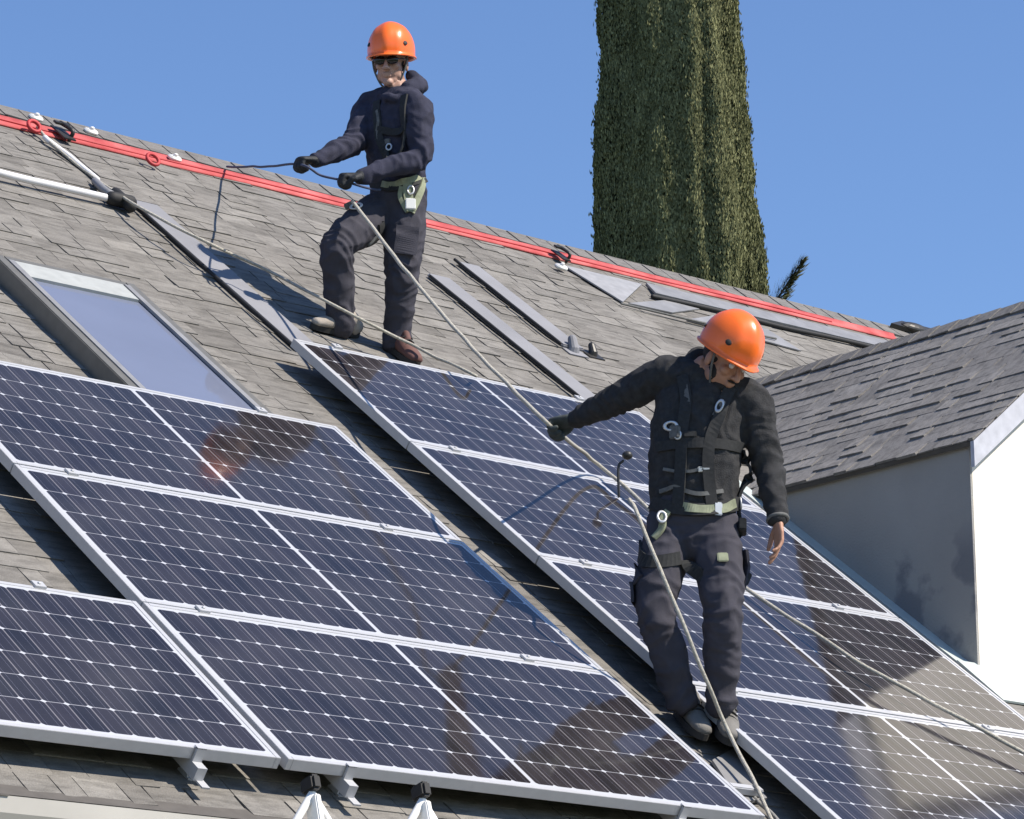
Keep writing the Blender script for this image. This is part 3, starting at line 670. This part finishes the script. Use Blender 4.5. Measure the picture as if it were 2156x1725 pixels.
# ------------------------------------------------------------------ people
def folds(seed, amp=.007, f=(9, 9, 5), joints=()):
    def fn(co):
        q = Vector((co.x * f[0] + seed, co.y * f[1], co.z * f[2]))
        a = noise.noise(q + Vector((noise.noise(q * .7) * 1.5, 0, 0)))
        d = amp * (.6 - 1.6 * abs(a) ** .7) + amp * .35 * noise.noise(q * 2.6)
        for jp, ax, rad, am in joints:               # creases gathered round the bent joints
            v = co - jp; w_ = math.exp(-(v.length / rad) ** 2)
            if w_ > .03: d += w_ * am * (.5 - abs(math.sin(v.dot(ax) * 50 + 5 * noise.noise(co * 8))))
        return d
    return fn
def head_local(bm):
    ell(bm, (0, -.012, .040), .076, .096, .086, seg=20); ell(bm, (0, .020, -.030), .060, .068, .080, seg=18)
    ell(bm, (0, .066, -.100), .026, .024, .020); ell(bm, (0, .030, -.085), .045, .045, .028)
    for s in (1, -1):
        ell(bm, (s * .046, .012, -.065), .020, .036, .032); ell(bm, (s * .036, .066, -.022), .024, .020, .020)
        ell(bm, (s * .030, .076, .028), .024, .014, .010); ell(bm, (s * .077, -.006, -.012), .009, .020, .032); ell(bm, (s * .012, .098, -.036), .010, .010, .008)
    tube(bm, [Vector((0, .086, .018)), Vector((0, .102, -.012)), Vector((0, .112, -.034))], [.008, .010, .013], 8, 3)
    ell(bm, (0, .086, -.060), .024, .011, .006); ell(bm, (0, .084, -.072), .021, .011, .008)
def fingers(bm, wrist, hd, pn, thumb_side, curl, grow=0.0, L=.188, spread=1.0):
    """wrist, hand direction, palm normal (the side fingers curl to), +1/-1 thumb side, curl angles per joint"""
    hd = hd.normalized(); pn = (pn - hd * pn.dot(hd)).normalized(); sd_ = hd.cross(pn) * thumb_side   # towards the thumb
    pl = L * .50
    loft(bm, [(wrist - hd * .02, .027 + grow, .019 + grow, sd_), (wrist + hd * .012, .029 + grow, .018 + grow, sd_), (wrist + hd * pl * .55, .040 + grow, .016 + grow, sd_), (wrist + hd * pl, .040 + grow, .0135 + grow, sd_)], 14)
    for i, (off, ln, r) in enumerate(((.030, .90, .0090), (.011, 1.0, .0094), (-.009, .94, .0090), (-.028, .74, .0080))):
        p = wrist + hd * (pl - .004) + sd_ * off; d = (hd + sd_ * off * 3.0 * spread).normalized(); pts = [p - d * .02, p]; axis = sd_
        c = curl if not isinstance(curl, (list, tuple)) else curl[i]
        for k, fr in enumerate((.46, .31, .23)):
            d = Matrix.Rotation(-c * (1, 1.15, .8)[k] * thumb_side, 3, axis) @ d
            if k == 0 and d.dot(pn) < 0 and c > .05: d = Matrix.Rotation(2 * c * thumb_side, 3, axis) @ d; axis = -axis
            p = p + d * L * .47 * ln * fr; pts.append(p)
        tube(bm, pts, [r + .001 + grow, r + .001 + grow, r + grow, r * .93 + grow, r * .82 + grow], 8, 3)
    p = wrist + hd * pl * .22 + sd_ * .024; d = (hd * .75 + sd_ * .75 + pn * .25).normalized(); q = p + d * .040; c0 = curl[0] if isinstance(curl, (list, tuple)) else curl
    d2 = (hd * .95 + sd_ * (.25 - .5 * c0) + pn * (.15 + .5 * c0)).normalized(); q2 = q + d2 * .030; q3 = q2 + (d2 + pn * .3 * c0).normalized() * .022
    tube(bm, [p - d * .012, p, q, q2, q3], [.015 + grow, .014 + grow, .0115 + grow, .0105 + grow, .009 + grow], 8, 3)
def helmet(parent, Mh, label, S_W=.115):
    bm = bmesh.new(); NA, NB = 40, 18; rows = []
    def sp_(a, t, g=0):
        ph = t * R(100); x = math.sin(ph) * math.cos(a); y = math.sin(ph) * math.sin(a); z = math.cos(ph)
        crest = .010 * math.exp(-(x / .22) ** 2) * math.sin(min(ph, R(90))) + .004 * math.exp(-((abs(x) - .55) / .10) ** 2) * math.sin(ph) ** 2
        rx, ry, rz = S_W + g, .138 + g, .142 + g
        zz = z * rz if z > 0 else z * .17
        return Vector((x * (rx + crest), y * (ry + crest) - .012, zz + crest * z + .062))
    for j in range(NB + 1): rows.append([bm.verts.new(sp_(2 * math.pi * k / NA, .02 + .98 * j / NB)) for k in range(NA)])
    # rim: a small outward lip, longer in front
    for (go, dz) in ((.007, -.001), (.009, -.007), (.001, -.009), (-.006, -.004)):
        r_ = []
        for k in range(NA):
            a = 2 * math.pi * k / NA; fr = max(0, math.sin(a)) ** 4; q = sp_(a, 1.0, go + .016 * fr * (go > 0)); q.z += dz - .004 * fr; r_.append(bm.verts.new(q))
        rows.append(r_)
    for j in range(NB, -1, -2): pass
    inner = []
    for j in range(NB, -1, -3): inner.append([bm.verts.new(sp_(2 * math.pi * k / NA, .02 + .98 * j / NB, -.008)) for k in range(NA)])
    rows += inner
    for a, b_ in zip(rows, rows[1:]):
        for k in range(NA): bm.faces.new((a[k], b_[k], b_[(k + 1) % NA], a[(k + 1) % NA]))
    bm.faces.new(rows[0]); bm.faces.new(list(reversed(rows[-1])))
    bmesh.ops.recalc_face_normals(bm, faces=bm.faces)
    bmesh.ops.transform(bm, matrix=Mh, verts=bm.verts); h = part('helmet', bm, M['orange'], parent, True, label=label)
    for s in (1, -1):
        for aa, tt, r in ((R(38), .80, .013), (R(-38), .80, .009)):
            a = math.pi / 2 - s * (math.pi / 2 - aa); q = sp_(a, tt); nq = (q - Vector((0, -.01, .03))).normalized(); x, y = frame_of(nq); bm = bmesh.new()
            ell(bm, q, r, r * 1.1, .004, Matrix((x, y, nq)).transposed(), 10); bmesh.ops.transform(bm, matrix=Mh, verts=bm.verts); part('vent', bm, M['black'], h, True)
    bm = bmesh.new(); tube(bm, [Vector((.088, .02, .03)), Vector((.074, .03, -.04)), Vector((.040, .035, -.108)), Vector((0, .045, -.126)), Vector((-.040, .035, -.108)), Vector((-.074, .03, -.04)), Vector((-.088, .02, .03))], .005, 6)
    bmesh.ops.transform(bm, matrix=Mh, verts=bm.verts); part('chin_strap', bm, M['strap_g'], h, True)
    return h
def boot(parent, ankle, heel, toe_dir, nrm, m, label=None, shaft=.08):
    z = nrm.normalized(); y = (toe_dir - z * toe_dir.dot(z)).normalized(); x = y.cross(z); Mb = Matrix.Translation(heel) @ Matrix((x, y, z)).transposed().to_4x4()
    bm = bmesh.new(); loft(bm, [(Vector((0, -.03, .045)), .034, .035, Vector((1, 0, 0))), (Vector((0, .04, .055)), .040, .045, Vector((1, 0, 0))), (Vector((0, .12, .044)), .046, .036, Vector((1, 0, 0))), (Vector((0, .19, .036)), .044, .027, Vector((1, 0, 0))), (Vector((0, .225, .032)), .034, .022, Vector((1, 0, 0)))], 16)
    la = Mb.inverted() @ ankle; tube(bm, [Vector((0, .0, .04)), Vector((0, .0, .09)).lerp(la, .4), la], [.046, .046, .050], 12)
    tube(bm, [Vector((0, .075, .088)), Vector((0, .045, .105))], .020, 8)
    b2 = remesh(bm, .006, 3); bmesh.ops.transform(b2, matrix=Mb, verts=b2.verts); bt = part('boot', b2, m, parent, True, label=label)
    bm = bmesh.new(); out = []
    for k in range(28):
        a = 2 * math.pi * k / 28; yy = math.sin(a); w_ = (.041 if yy > 0 else .036) * (1 - .10 * math.exp(-((yy + .1) / .3) ** 2)); out.append(Vector((math.copysign(abs(math.cos(a)) ** .75, math.cos(a)) * w_ * 1.12, .095 + yy * .155, .022)))
    poly(bm, out, .026, Vector((0, 0, 1))); bmesh.ops.transform(bm, matrix=Mb, verts=bm.verts); part('sole', bm, M['sole'], bt)
    bm = bmesh.new()
    for k in range(4): yk = .075 + .025 * k; zk = .100 - .012 * k; tube(bm, [Vector((-.026, yk, zk - .006)), Vector((0, yk, zk + .004)), Vector((.026, yk, zk - .006))], .0035, 6)
    bmesh.ops.transform(bm, matrix=Mb, verts=bm.verts); part('lace', bm, M['strap_b'], bt, True)
    return bt
def straps(parent_name, holder, bvh, paths, m):
    bm = bmesh.new()
    for pts, wd in paths:
        pp_ = crom(pts, 8) if len(pts) > 2 else [pts[0].lerp(pts[1], k / 8) for k in range(9)]
        P = []
        for q in pp_:
            loc, nrm, idx, dist = bvh.find_nearest(q)
            P.append((loc + nrm * .008, nrm))
        for _ in range(6): P = [P[0]] + [(P[k][0] * .5 + (P[k - 1][0] + P[k + 1][0]) * .25, (P[k][1] * .5 + (P[k - 1][1] + P[k + 1][1]) * .25).normalized()) for k in range(1, len(P) - 1)] + [P[-1]]
        prev = None
        for i, (q, nrm) in enumerate(P):
            t = (P[min(i + 1, len(P) - 1)][0] - P[max(i - 1, 0)][0])
            if t.length < 1e-6: continue
            s = t.normalized().cross(nrm).normalized() * wd / 2
            row = [bm.verts.new(q + s + nrm * .003), bm.verts.new(q - s + nrm * .003), bm.verts.new(q - s - nrm * .008), bm.verts.new(q + s - nrm * .008)]
            if prev:
                for k in range(4): bm.faces.new((prev[k], row[k], row[(k + 1) % 4], prev[(k + 1) % 4]))
            prev = row
    return part(parent_name, bm, m, holder)
def bvh_of(*objs):
    V = []; F = []
    for o in objs:
        mw = world_of(o); k = len(V); V += [mw @ v.co for v in o.data.vertices]; F += [[k + i for i in p.vertices] for p in o.data.polygons]
    return BVHTree.FromPolygons(V, F)

def worker(S):
    B = S['base']; P = lambda t: at(B, *t)
    root = thing('person', B, S['label'], 'person')
    lat = S['lat'].normalized()                     # towards his left
    J = {k: P(v) for k, v in S['j'].items()}
    hf = S['hf']; hu = S['hu']; hx = hf.cross(hu).normalized(); hu = hx.cross(hf).normalized()
    Mh = Matrix.Translation(P(S['head'])) @ Matrix((hx, hf, hu)).transposed().to_4x4()
    # skin: one continuous body
    bm = bmesh.new(); hb = bmesh.new(); head_local(hb); bmesh.ops.transform(hb, matrix=Mh, verts=hb.verts)
    tm = bpy.data.meshes.new('t'); hb.to_mesh(tm); bm.from_mesh(tm); hb.free(); bpy.data.meshes.remove(tm)
    nk = Mh @ Vector((0, -.025, -.06)); tube(bm, [nk, nk.lerp(J['neck'], .6), J['neck']], [.054, .056, .066], 12)
    T = S['torso']
    loft(bm, [(P(c), rx * .82, ry * .82, lat) for c, rx, ry in T], 20)
    for s in 'RL':
        tube(bm, [J['neck'].lerp(J['sh' + s], .3), J['sh' + s], J['el' + s], J['wr' + s]], [.045, .042, .030, .024], 12)
        tube(bm, [J['hip' + s], J['kn' + s], J['an' + s]], [.062, .044, .034], 12); ell(bm, J['an' + s], .036, .036, .045)
        H = S['hand' + s]; fingers(bm, J['wr' + s], H['d'], H['n'], H['t'], H['c'])
    body = part('body', remesh(bm, .0048, 2), S['skin'], root, True)
    # eyes
    for s in (1, -1):
        bm = bmesh.new(); ell(bm, Mh @ Vector((s * .030, .080, .006)), .0115, .0115, .0115, seg=12); e = part('eye', bm, M['eye'], body, True)
    jj = []; jt = []
    for s in 'RL':
        ax = (J['wr' + s] - J['sh' + s]).normalized(); jj += [(J['el' + s], ax, .11, .014), (J['wr' + s] - ax * .07, ax, .07, .010), (J['sh' + s] - UP * .06, ax, .10, .010)]
        ax = (J['an' + s] - J['hip' + s]).normalized(); jt += [(J['kn' + s], ax, .13, .016), (J['an' + s], ax, .11, .016), (J['hip' + s] - UP * .05, (ax + lat * .5).normalized(), .12, .012)]
    jj.append((P(T[1][0]), UP, .16, .010))
    # jacket
    bm = bmesh.new(); loft(bm, [(P(c), rx, ry, lat) for c, rx, ry in T], 24)
    for s in 'RL':
        a = J['neck'].lerp(J['sh' + s], .25) - UP * .03
        tube(bm, [a, J['sh' + s] , J['sh' + s].lerp(J['el' + s], .5), J['el' + s], J['el' + s].lerp(J['wr' + s], .5), J['wr' + s] - (J['wr' + s] - J['el' + s]).normalized() * .01], [.075, .078, .070, .060, .052, .042], 14)
    for c, r in S['collar']: tube(bm, [P(q) for q in c], r, 12)
    jk = part('jacket', remesh(bm, .0065, 7, folds(3, S['fold'], (11, 11, 9), jj)), S['jmat'], root, True)
    for s in 'RL':
        if S.get('cuff' + s):
            d = (J['wr' + s] - J['el' + s]).normalized(); bm = bmesh.new(); x, y = frame_of(d); torus(bm, J['wr' + s] - d * .005, .038, .008, Matrix((x, y, d)).transposed(), seg=20, s2=8); part('cuff', bm, M['strap_g'], jk, True)
    # trousers
    bm = bmesh.new(); pel = P(S['pelvis'][0]); loft(bm, [(pel + UP * .06, S['pelvis'][1] * .98, S['pelvis'][2], lat), (pel - UP * .02, S['pelvis'][1], S['pelvis'][2] * 1.03, lat), (pel - UP * .09, S['pelvis'][1] * .95, S['pelvis'][2] * .95, lat)], 24)
    for s in 'RL':
        h, k_, a = J['hip' + s], J['kn' + s], J['an' + s]
        tube(bm, [h, h.lerp(k_, .5), k_, k_.lerp(a, .45), a - (a - k_).normalized() * .035, a + (a - k_).normalized() * .015], S['legr'], 16)
    tr = part('trousers', remesh(bm, .0065, 6, folds(7, .010, (9, 9, 9), jt)), M['trouser'], root, True)
    bm = bmesh.new()
    for s in 'RL':                                  # knee pads and hem bands sewn on
        pass
    bm.free()
    for s in 'RL': boot(root, J['an' + s], S['heel' + s], S['toe' + s], NN * .8 + UP * .2, S['boot' + s])
    for s in 'RL':
        if S['glove'].get(s):
            H = S['hand' + s]; bm = bmesh.new(); fingers(bm, J['wr' + s], H['d'], H['n'], H['t'], H['c'], .0035); d = (J['wr' + s] - J['el' + s]).normalized(); tube(bm, [J['wr' + s] - d * .05, J['wr' + s] + d * .01], [.040, .034], 14, smooth=False)
            part('glove', remesh(bm, .0042, 1), S['glove'][s], root, True)
    helmet(root, Mh, S['hlabel'])
    # hair round the back of the head and (optionally) a beard
    bm = bmesh.new(); ell(bm, (0, -.028, .022), .079, .088, .085, seg=20)
    if S['beard']: ell(bm, (0, .040, -.092), .046, .048, .026); ell(bm, (0, .091, -.0515), .024, .008, .004); ell(bm, (.050, .018, -.055), .014, .030, .040); ell(bm, (-.050, .018, -.055), .014, .030, .040)
    bmesh.ops.transform(bm, matrix=Mh, verts=bm.verts); part('hair', bm, M['hair'], root, True)
    if S['shades']:
        bm = bmesh.new()
        for s in (1, -1):
            ell(bm, (s * .031, .100, .002), .031, .009, .021, seg=14); tube(bm, [Vector((s * .056, .092, .010)), Vector((s * .080, .050, .012)), Vector((s * .082, .0, .006))], .003, 6)
        ell(bm, (0, .102, .012), .010, .004, .004); bmesh.ops.transform(bm, matrix=Mh, verts=bm.verts); part('sunglasses', bm, M['lens'], root, True)
    # harness
    bv = bvh_of(jk, tr); hr = None
    for pts, wd in S['pockets']: straps('pocket', tr, bv, [([P(q) for q in pts], wd)], M['trouser'])
    for i, (m_, paths) in enumerate(S['straps']):
        for pts, wd in paths:
            o = straps('webbing' if hr else 'harness', hr if hr else root, bv, [([P(q) for q in pts], wd)], m_)
            if hr is None: hr = o
    for (c, Rr, r2, sx, ax) in S['rings']:
        loc, nrm, _, _ = bv.find_nearest(P(c)); x, y = frame_of(nrm, dirv(*ax)); bm = bmesh.new(); torus(bm, loc + nrm * .014, Rr, r2, Matrix((x, y, nrm)).transposed(), sx); part('carabiner', bm, M['steel'], hr, True)
    for (c, sx, sy, sz, m_, nm) in S['blocks']:
        loc, nrm, _, _ = bv.find_nearest(P(c)); x, y = frame_of(nrm, UP); bm = bmesh.new(); box(bm, loc + nrm * sz * .5, (sx, sy, sz), Matrix((x, y, nrm)).transposed(), .004); part(nm, bm, m_, hr)
    return root, J

B1 = on_roof(762, 727) ; F1R = on_roof(735, 705, .012); F1L = on_roof(832, 742, .012)
S1 = dict(base=B1, label='upper worker in orange helmet, dark glasses and navy sweatshirt, pulling a cord beside the ridge', lat=dirv(.80, -.60, 0),
    j=dict(neck=(838, 193, .02), shR=(782, 226, .13), elR=(745, 300, -.03), wrR=(668, 338, -.20), shL=(878, 230, -.10), elL=(882, 332, -.14), wrL=(762, 373, -.27),
           hipR=(806, 436, .05), knR=(712, 520, -.20), anR=(716, 676, -.07), hipL=(856, 440, -.01), knL=(846, 576, -.04), anL=(836, 718, .07)),
    head=(823, 134, .0), hf=dirv(-.20, -.95, -.20), hu=dirv(.0, -.15, 1),
    torso=[((840, 425, .03), .150, .110), ((838, 385, .03), .148, .112), ((834, 330, .03), .152, .120), ((830, 280, .03), .165, .125), ((830, 240, .03), .165, .110), ((834, 212, .03), .110, .085)],
    pelvis=((838, 425, .03), .150, .115), legr=[.094, .100, .084, .074, .070, .072],
    handR=dict(d=dirv(-.80, -.55, -.15), n=dirv(-.25, .0, -1), t=-1, c=1.15), handL=dict(d=dirv(-.93, -.30, -.05), n=dirv(0, .3, -1), t=1, c=1.15),
    collar=[([(803, 200, .02), (815, 205, -.08), (838, 208, -.10), (858, 200, -.06)], .020), ([(862, 188, -.02), (882, 180, .04), (875, 190, .12), (845, 190, .14)], .042), ([(868, 162, .03), (886, 180, .05)], .034)],
    jmat=M['navy'], skin=M['skin1'], fold=.010, heelR=F1R, toeR=Vector((-1, -.15, 0)), heelL=F1L, toeL=Vector((-.2, -1, -.7)), bootR=M['tan'], bootL=M['brown'],
    glove=dict(R=M['glove'], L=M['glove']), hlabel=None, beard=False, shades=True,
    pockets=[([(858, 478, -.12), (856, 500, -.12), (853, 535, -.12)], .11)],
    straps=[(M['strap_b'], [([(858, 205, -.12), (850, 260, -.15), (838, 330, -.14), (830, 372, -.13)], .040), ([(795, 215, -.02), (790, 270, -.12), (800, 330, -.13), (815, 375, -.13)], .040), ([(788, 268, -.12), (815, 275, -.16), (848, 270, -.16)], .035), ([(778, 385, 0), (815, 388, -.12), (860, 384, -.10), (888, 378, -.02)], .050),
             ([(800, 470, -.12), (790, 500, -.05), (765, 520, .02)], .045)]),
            (M['strap_y'], [([(790, 382, -.1), (815, 386, -.12), (860, 380, -.12), (893, 370, -.02)], .030), ([(858, 385, -.12), (862, 415, -.14), (866, 445, -.12)], .045), ([(890, 380, -.04), (884, 415, -.10), (868, 445, -.13)], .035), ([(845, 390, -.12), (842, 418, -.14), (858, 444, -.13)], .022)]),
            (M['strap_g'], [([(798, 235, -.05), (790, 260, -.12), (782, 290, -.12)], .014), ([(770, 505, -.1), (785, 520, -.1), (800, 500, -.1)], .03)])],
    rings=[((745, 418, -.2), .018, .005, 1.5, (1, 0, 0)), ((815, 300, -.15), .013, .004, 1.3, (0, 0, 1)), ((868, 400, -.14), .015, .004, 1.5, (0, 0, 1))],
    blocks=[((806, 290, -.15), .03, .03, .012, M['strap_g'], 'buckle'), ((866, 425, -.15), .055, .05, .02, M['white'], 'pouch'), ((728, 412, -.15), .05, .04, .03, M['strap_g'], 'buckle')])
w1, J1 = worker(S1)

B2 = on_roof(1480, 1560) - FH * .06; F2R = at(B2, 1436, 1512, .12); F2L = at(B2, 1516, 1530, .10)
S2 = dict(base=B2, label='lower worker in orange helmet and charcoal fleece, bending to the right between the panel blocks', lat=dirv(.98, -.15, -.25),
    j=dict(neck=(1488, 782, -.02), shR=(1402, 790, .02), elR=(1298, 842, .13), wrR=(1212, 882, .30), shL=(1584, 850, -.02), elL=(1618, 985, .0), wrL=(1638, 1096, -.08),
           hipR=(1408, 1105, .0), knR=(1380, 1282, -.10), anR=(1432, 1462, -.02), hipL=(1508, 1105, .0), knL=(1522, 1290, -.14), anL=(1518, 1468, -.05)),
    head=(1528, 760, -.08), hf=dirv(.48, -.66, -.60), hu=dirv(.42, -.35, 1),
    torso=[((1458, 1085, .0), .165, .110), ((1460, 1040, .0), .172, .115), ((1462, 980, .0), .178, .120), ((1468, 910, .0), .185, .125), ((1480, 850, .0), .180, .115), ((1490, 815, .0), .125, .09)],
    pelvis=((1458, 1092, .0), .160, .115), legr=[.088, .094, .076, .072, .064, .066],
    handR=dict(d=dirv(-.85, .25, -.15), n=dirv(.1, -.35, -1), t=-1, c=1.1), handL=dict(d=dirv(.02, -.15, -1), n=dirv(-.75, -.2, 0), t=1, c=[.22, .26, .32, .38]),
    collar=[([(1450, 768, .02), (1470, 748, .06), (1492, 756, .10)], .034), ([(1455, 790, -.02), (1472, 812, -.07), (1505, 822, -.09), (1535, 815, -.06)], .020)],
    jmat=M['char'], skin=M['skin2'], fold=.010, heelR=F2R, toeR=Vector((-.45, -1, -.8)), heelL=F2L, toeL=Vector((-.70, -.9, -.7)), bootR=M['greyboot'], bootL=M['greyboot'],
    glove=dict(R=M['glove2']), cuffL=True, hlabel=None, beard=True, shades=False,
    pockets=[([(1540, 1160, -.05), (1540, 1190, -.05), (1540, 1235, -.05)], .10), ([(1362, 1205, -.08), (1358, 1235, -.08), (1360, 1275, -.08)], .10)],
    straps=[(M['strap_b'], [([(1435, 790, -.1), (1440, 860, -.15), (1430, 940, -.15), (1425, 1060, -.13)], .045), ([(1540, 815, -.1), (1510, 880, -.15), (1492, 960, -.15), (1500, 1060, -.13)], .045), ([(1375, 940, -.08), (1430, 930, -.15), (1500, 930, -.15), (1570, 945, -.06)], .040), ([(1372, 1060, -.02), (1420, 1068, -.13), (1500, 1070, -.13), (1566, 1060, -.02)], .050), ([(1566, 950, .0), (1574, 1010, .0), (1572, 1080, .0), (1570, 1130, .0)], .040),
              ([(1345, 1150, .0), (1370, 1190, -.12), (1430, 1175, -.12)], .05), ([(1440, 1180, -.1), (1480, 1215, -.13), (1560, 1215, -.02)], .05)]),
            (M['strap_g'], [([(1434, 800, -.1), (1438, 842, -.15)], .034), ([(1405, 890, -.15), (1420, 905, -.15), (1435, 900, -.15)], .018), ([(1520, 840, -.15), (1505, 872, -.15)], .022), ([(1380, 1030, -.1), (1420, 1024, -.14), (1470, 1040, -.14), (1530, 1030, -.12)], .016), ([(1390, 985, -.1), (1440, 990, -.15), (1480, 985, -.15)], .012)]),
            (M['strap_y'], [([(1435, 1066, -.13), (1480, 1072, -.13), (1530, 1068, -.12), (1556, 1060, -.08)], .034), ([(1400, 1075, -.12), (1385, 1100, -.13), (1370, 1125, -.12)], .028)])],
    rings=[((1405, 895, -.15), .016, .005, 1.5, (1, 0, 0)), ((1424, 912, -.15), .012, .004, 1.3, (0, 0, 1)), ((1512, 850, -.15), .013, .004, 1.8, (.4, 0, 1)), ((1386, 1085, -.13), .016, .005, 1.5, (0, 0, 1)), ((1572, 1060, -.02), .015, .004, 1.4, (0, 0, 1))],
    blocks=[((1412, 905, -.15), .05, .045, .02, M['strap_g'], 'buckle'), ((1452, 910, -.15), .028, .05, .016, M['strap_b'], 'buckle'), ((1521, 1184, -.14), .048, .042, .006, M['strap_y'], 'tag'), ((1518, 1068, -.14), .05, .035, .012, M['steel'], 'buckle'), ((1577, 1110, -.02), .045, .13, .03, M['strap_b'], 'pouch'), ((1566, 1220, -.05), .05, .06, .02, M['strap_b'], 'pouch'), ((1484, 990, -.16), .02, .05, .01, M['white'], 'tag')])
w2, J2 = worker(S2)

# ------------------------------------------------------------------ ropes
def rope(name, pts, r, m, label, loc=None):
    pts = crom([Vector(p) for p in pts], 5); pts = [p + Vector((noise.noise(p * 5), noise.noise(p * 5 + Vector((9, 0, 0))), noise.noise(p * 5 + Vector((0, 9, 0))))) * .006 if 0 < i < len(pts) - 1 else p for i, p in enumerate(pts)]
    bm = bmesh.new(); tube(bm, pts, r, 8, 3); return solo(name, bm, m, pts[0], label, 'rope', smooth=True)
hR1 = J1['wrR'] + S1['handR']['d'] * .095 + S1['handR']['n'] * .022; hL1 = J1['wrL'] + S1['handL']['d'] * .095 + S1['handL']['n'] * .022
rope('cord', [on_roof(478, 351, .04), on_roof(478, 351, .04).lerp(hR1, .5) - UP * .008, hR1, hR1.lerp(hL1, .5) - UP * .015, hL1, hL1 + RH * .10 - UP * .03, at(B1, 800, 400, -.16)], .006, M['rope3'], 'thin blue grey cord from the ridge through the gloves of the upper worker')
hR2 = J2['wrR'] + S2['handR']['d'] * .095 + S2['handR']['n'] * .022
a0 = at(B1, 742, 424, -.24)
def sag(a, b_, s, n=5): return [a.lerp(b_, k / n) - UP * s * 4 * (k / n) * (1 - k / n) for k in range(n + 1)]
rope('lifeline', sag(a0, hR2, .05) + [on_roof(1245, 965, HP + .10), on_roof(1318, 1028, HP + .04), on_roof(1450, 1150, HP + .03), on_roof(1580, 1245, HP + .03), on_roof(1813, 1397, HP + .06), on_roof(2068, 1536, HP + .05), on_roof(2260, 1640, HP + .03)], .0085, M['rope'], 'pale lifeline from the waist of the upper worker through the hand of the lower one')
e = on_roof(1606, 1685, .06)
rope('lifeline', [at(B2, 1325, 1052, -.06), at(B2, 1345, 1090, -.20), at(B2, 1421, 1275, -.27), at(B2, 1483, 1420, -.24), at(B2, 1534, 1540, -.14), e, on_roof(1635, 1745, .03), on_roof(1700, 1860, .03)], .0078, M['rope'], 'pale rope hanging from the hip of the lower worker across his legs')
rope('lifeline', [e + RM @ Vector((.02, .16, -.02)), e + RM @ Vector((.03, .04, -.03)), on_roof(1640, 1730, .03), on_roof(1712, 1850, .03)], .008, M['rope2'], 'short doubled rope end beside the foothold plate')
rope('lifeline', [on_roof(78, 268, .04), on_roof(120, 312, .03), on_roof(190, 368, .02), on_roof(300, 440, .10), on_roof(440, 512, .14), at(B1, 560, 568, .12), at(B1, 672, 628, -.19), at(B1, 760, 672, -.20), at(B1, 868, 728, -.10), on_roof(985, 783, .19), on_roof(1003, 792, .17)], .0075, M['rope'], 'pale rope from the left end of the ridge across the shins of the upper worker')
rope('lifeline', [on_roof(95, 290, .035), on_roof(140, 325, .02), on_roof(205, 378, .02)], .014, M['pvc'], 'thick white rope end at the upper left of the roof')
# dark tool with a round head clipped beside the hip of the lower worker
tl = thing('hand_tool', at(B2, 1300, 1035, .22), 'dark tool with a round head standing on the panel left of the lower worker', 'tool')
bm = bmesh.new(); a = on_roof(1303, 1045, HP + .004); tube(bm, [a, a + UP * .13, a + UP * .16 + RH * .02], .006, 8); part('handle', bm, M['dark'], tl, True)
bm = bmesh.new(); ell(bm, a + UP * .185 + RH * .04, .024, .024, .020); part('head', bm, M['dark'], tl, True)
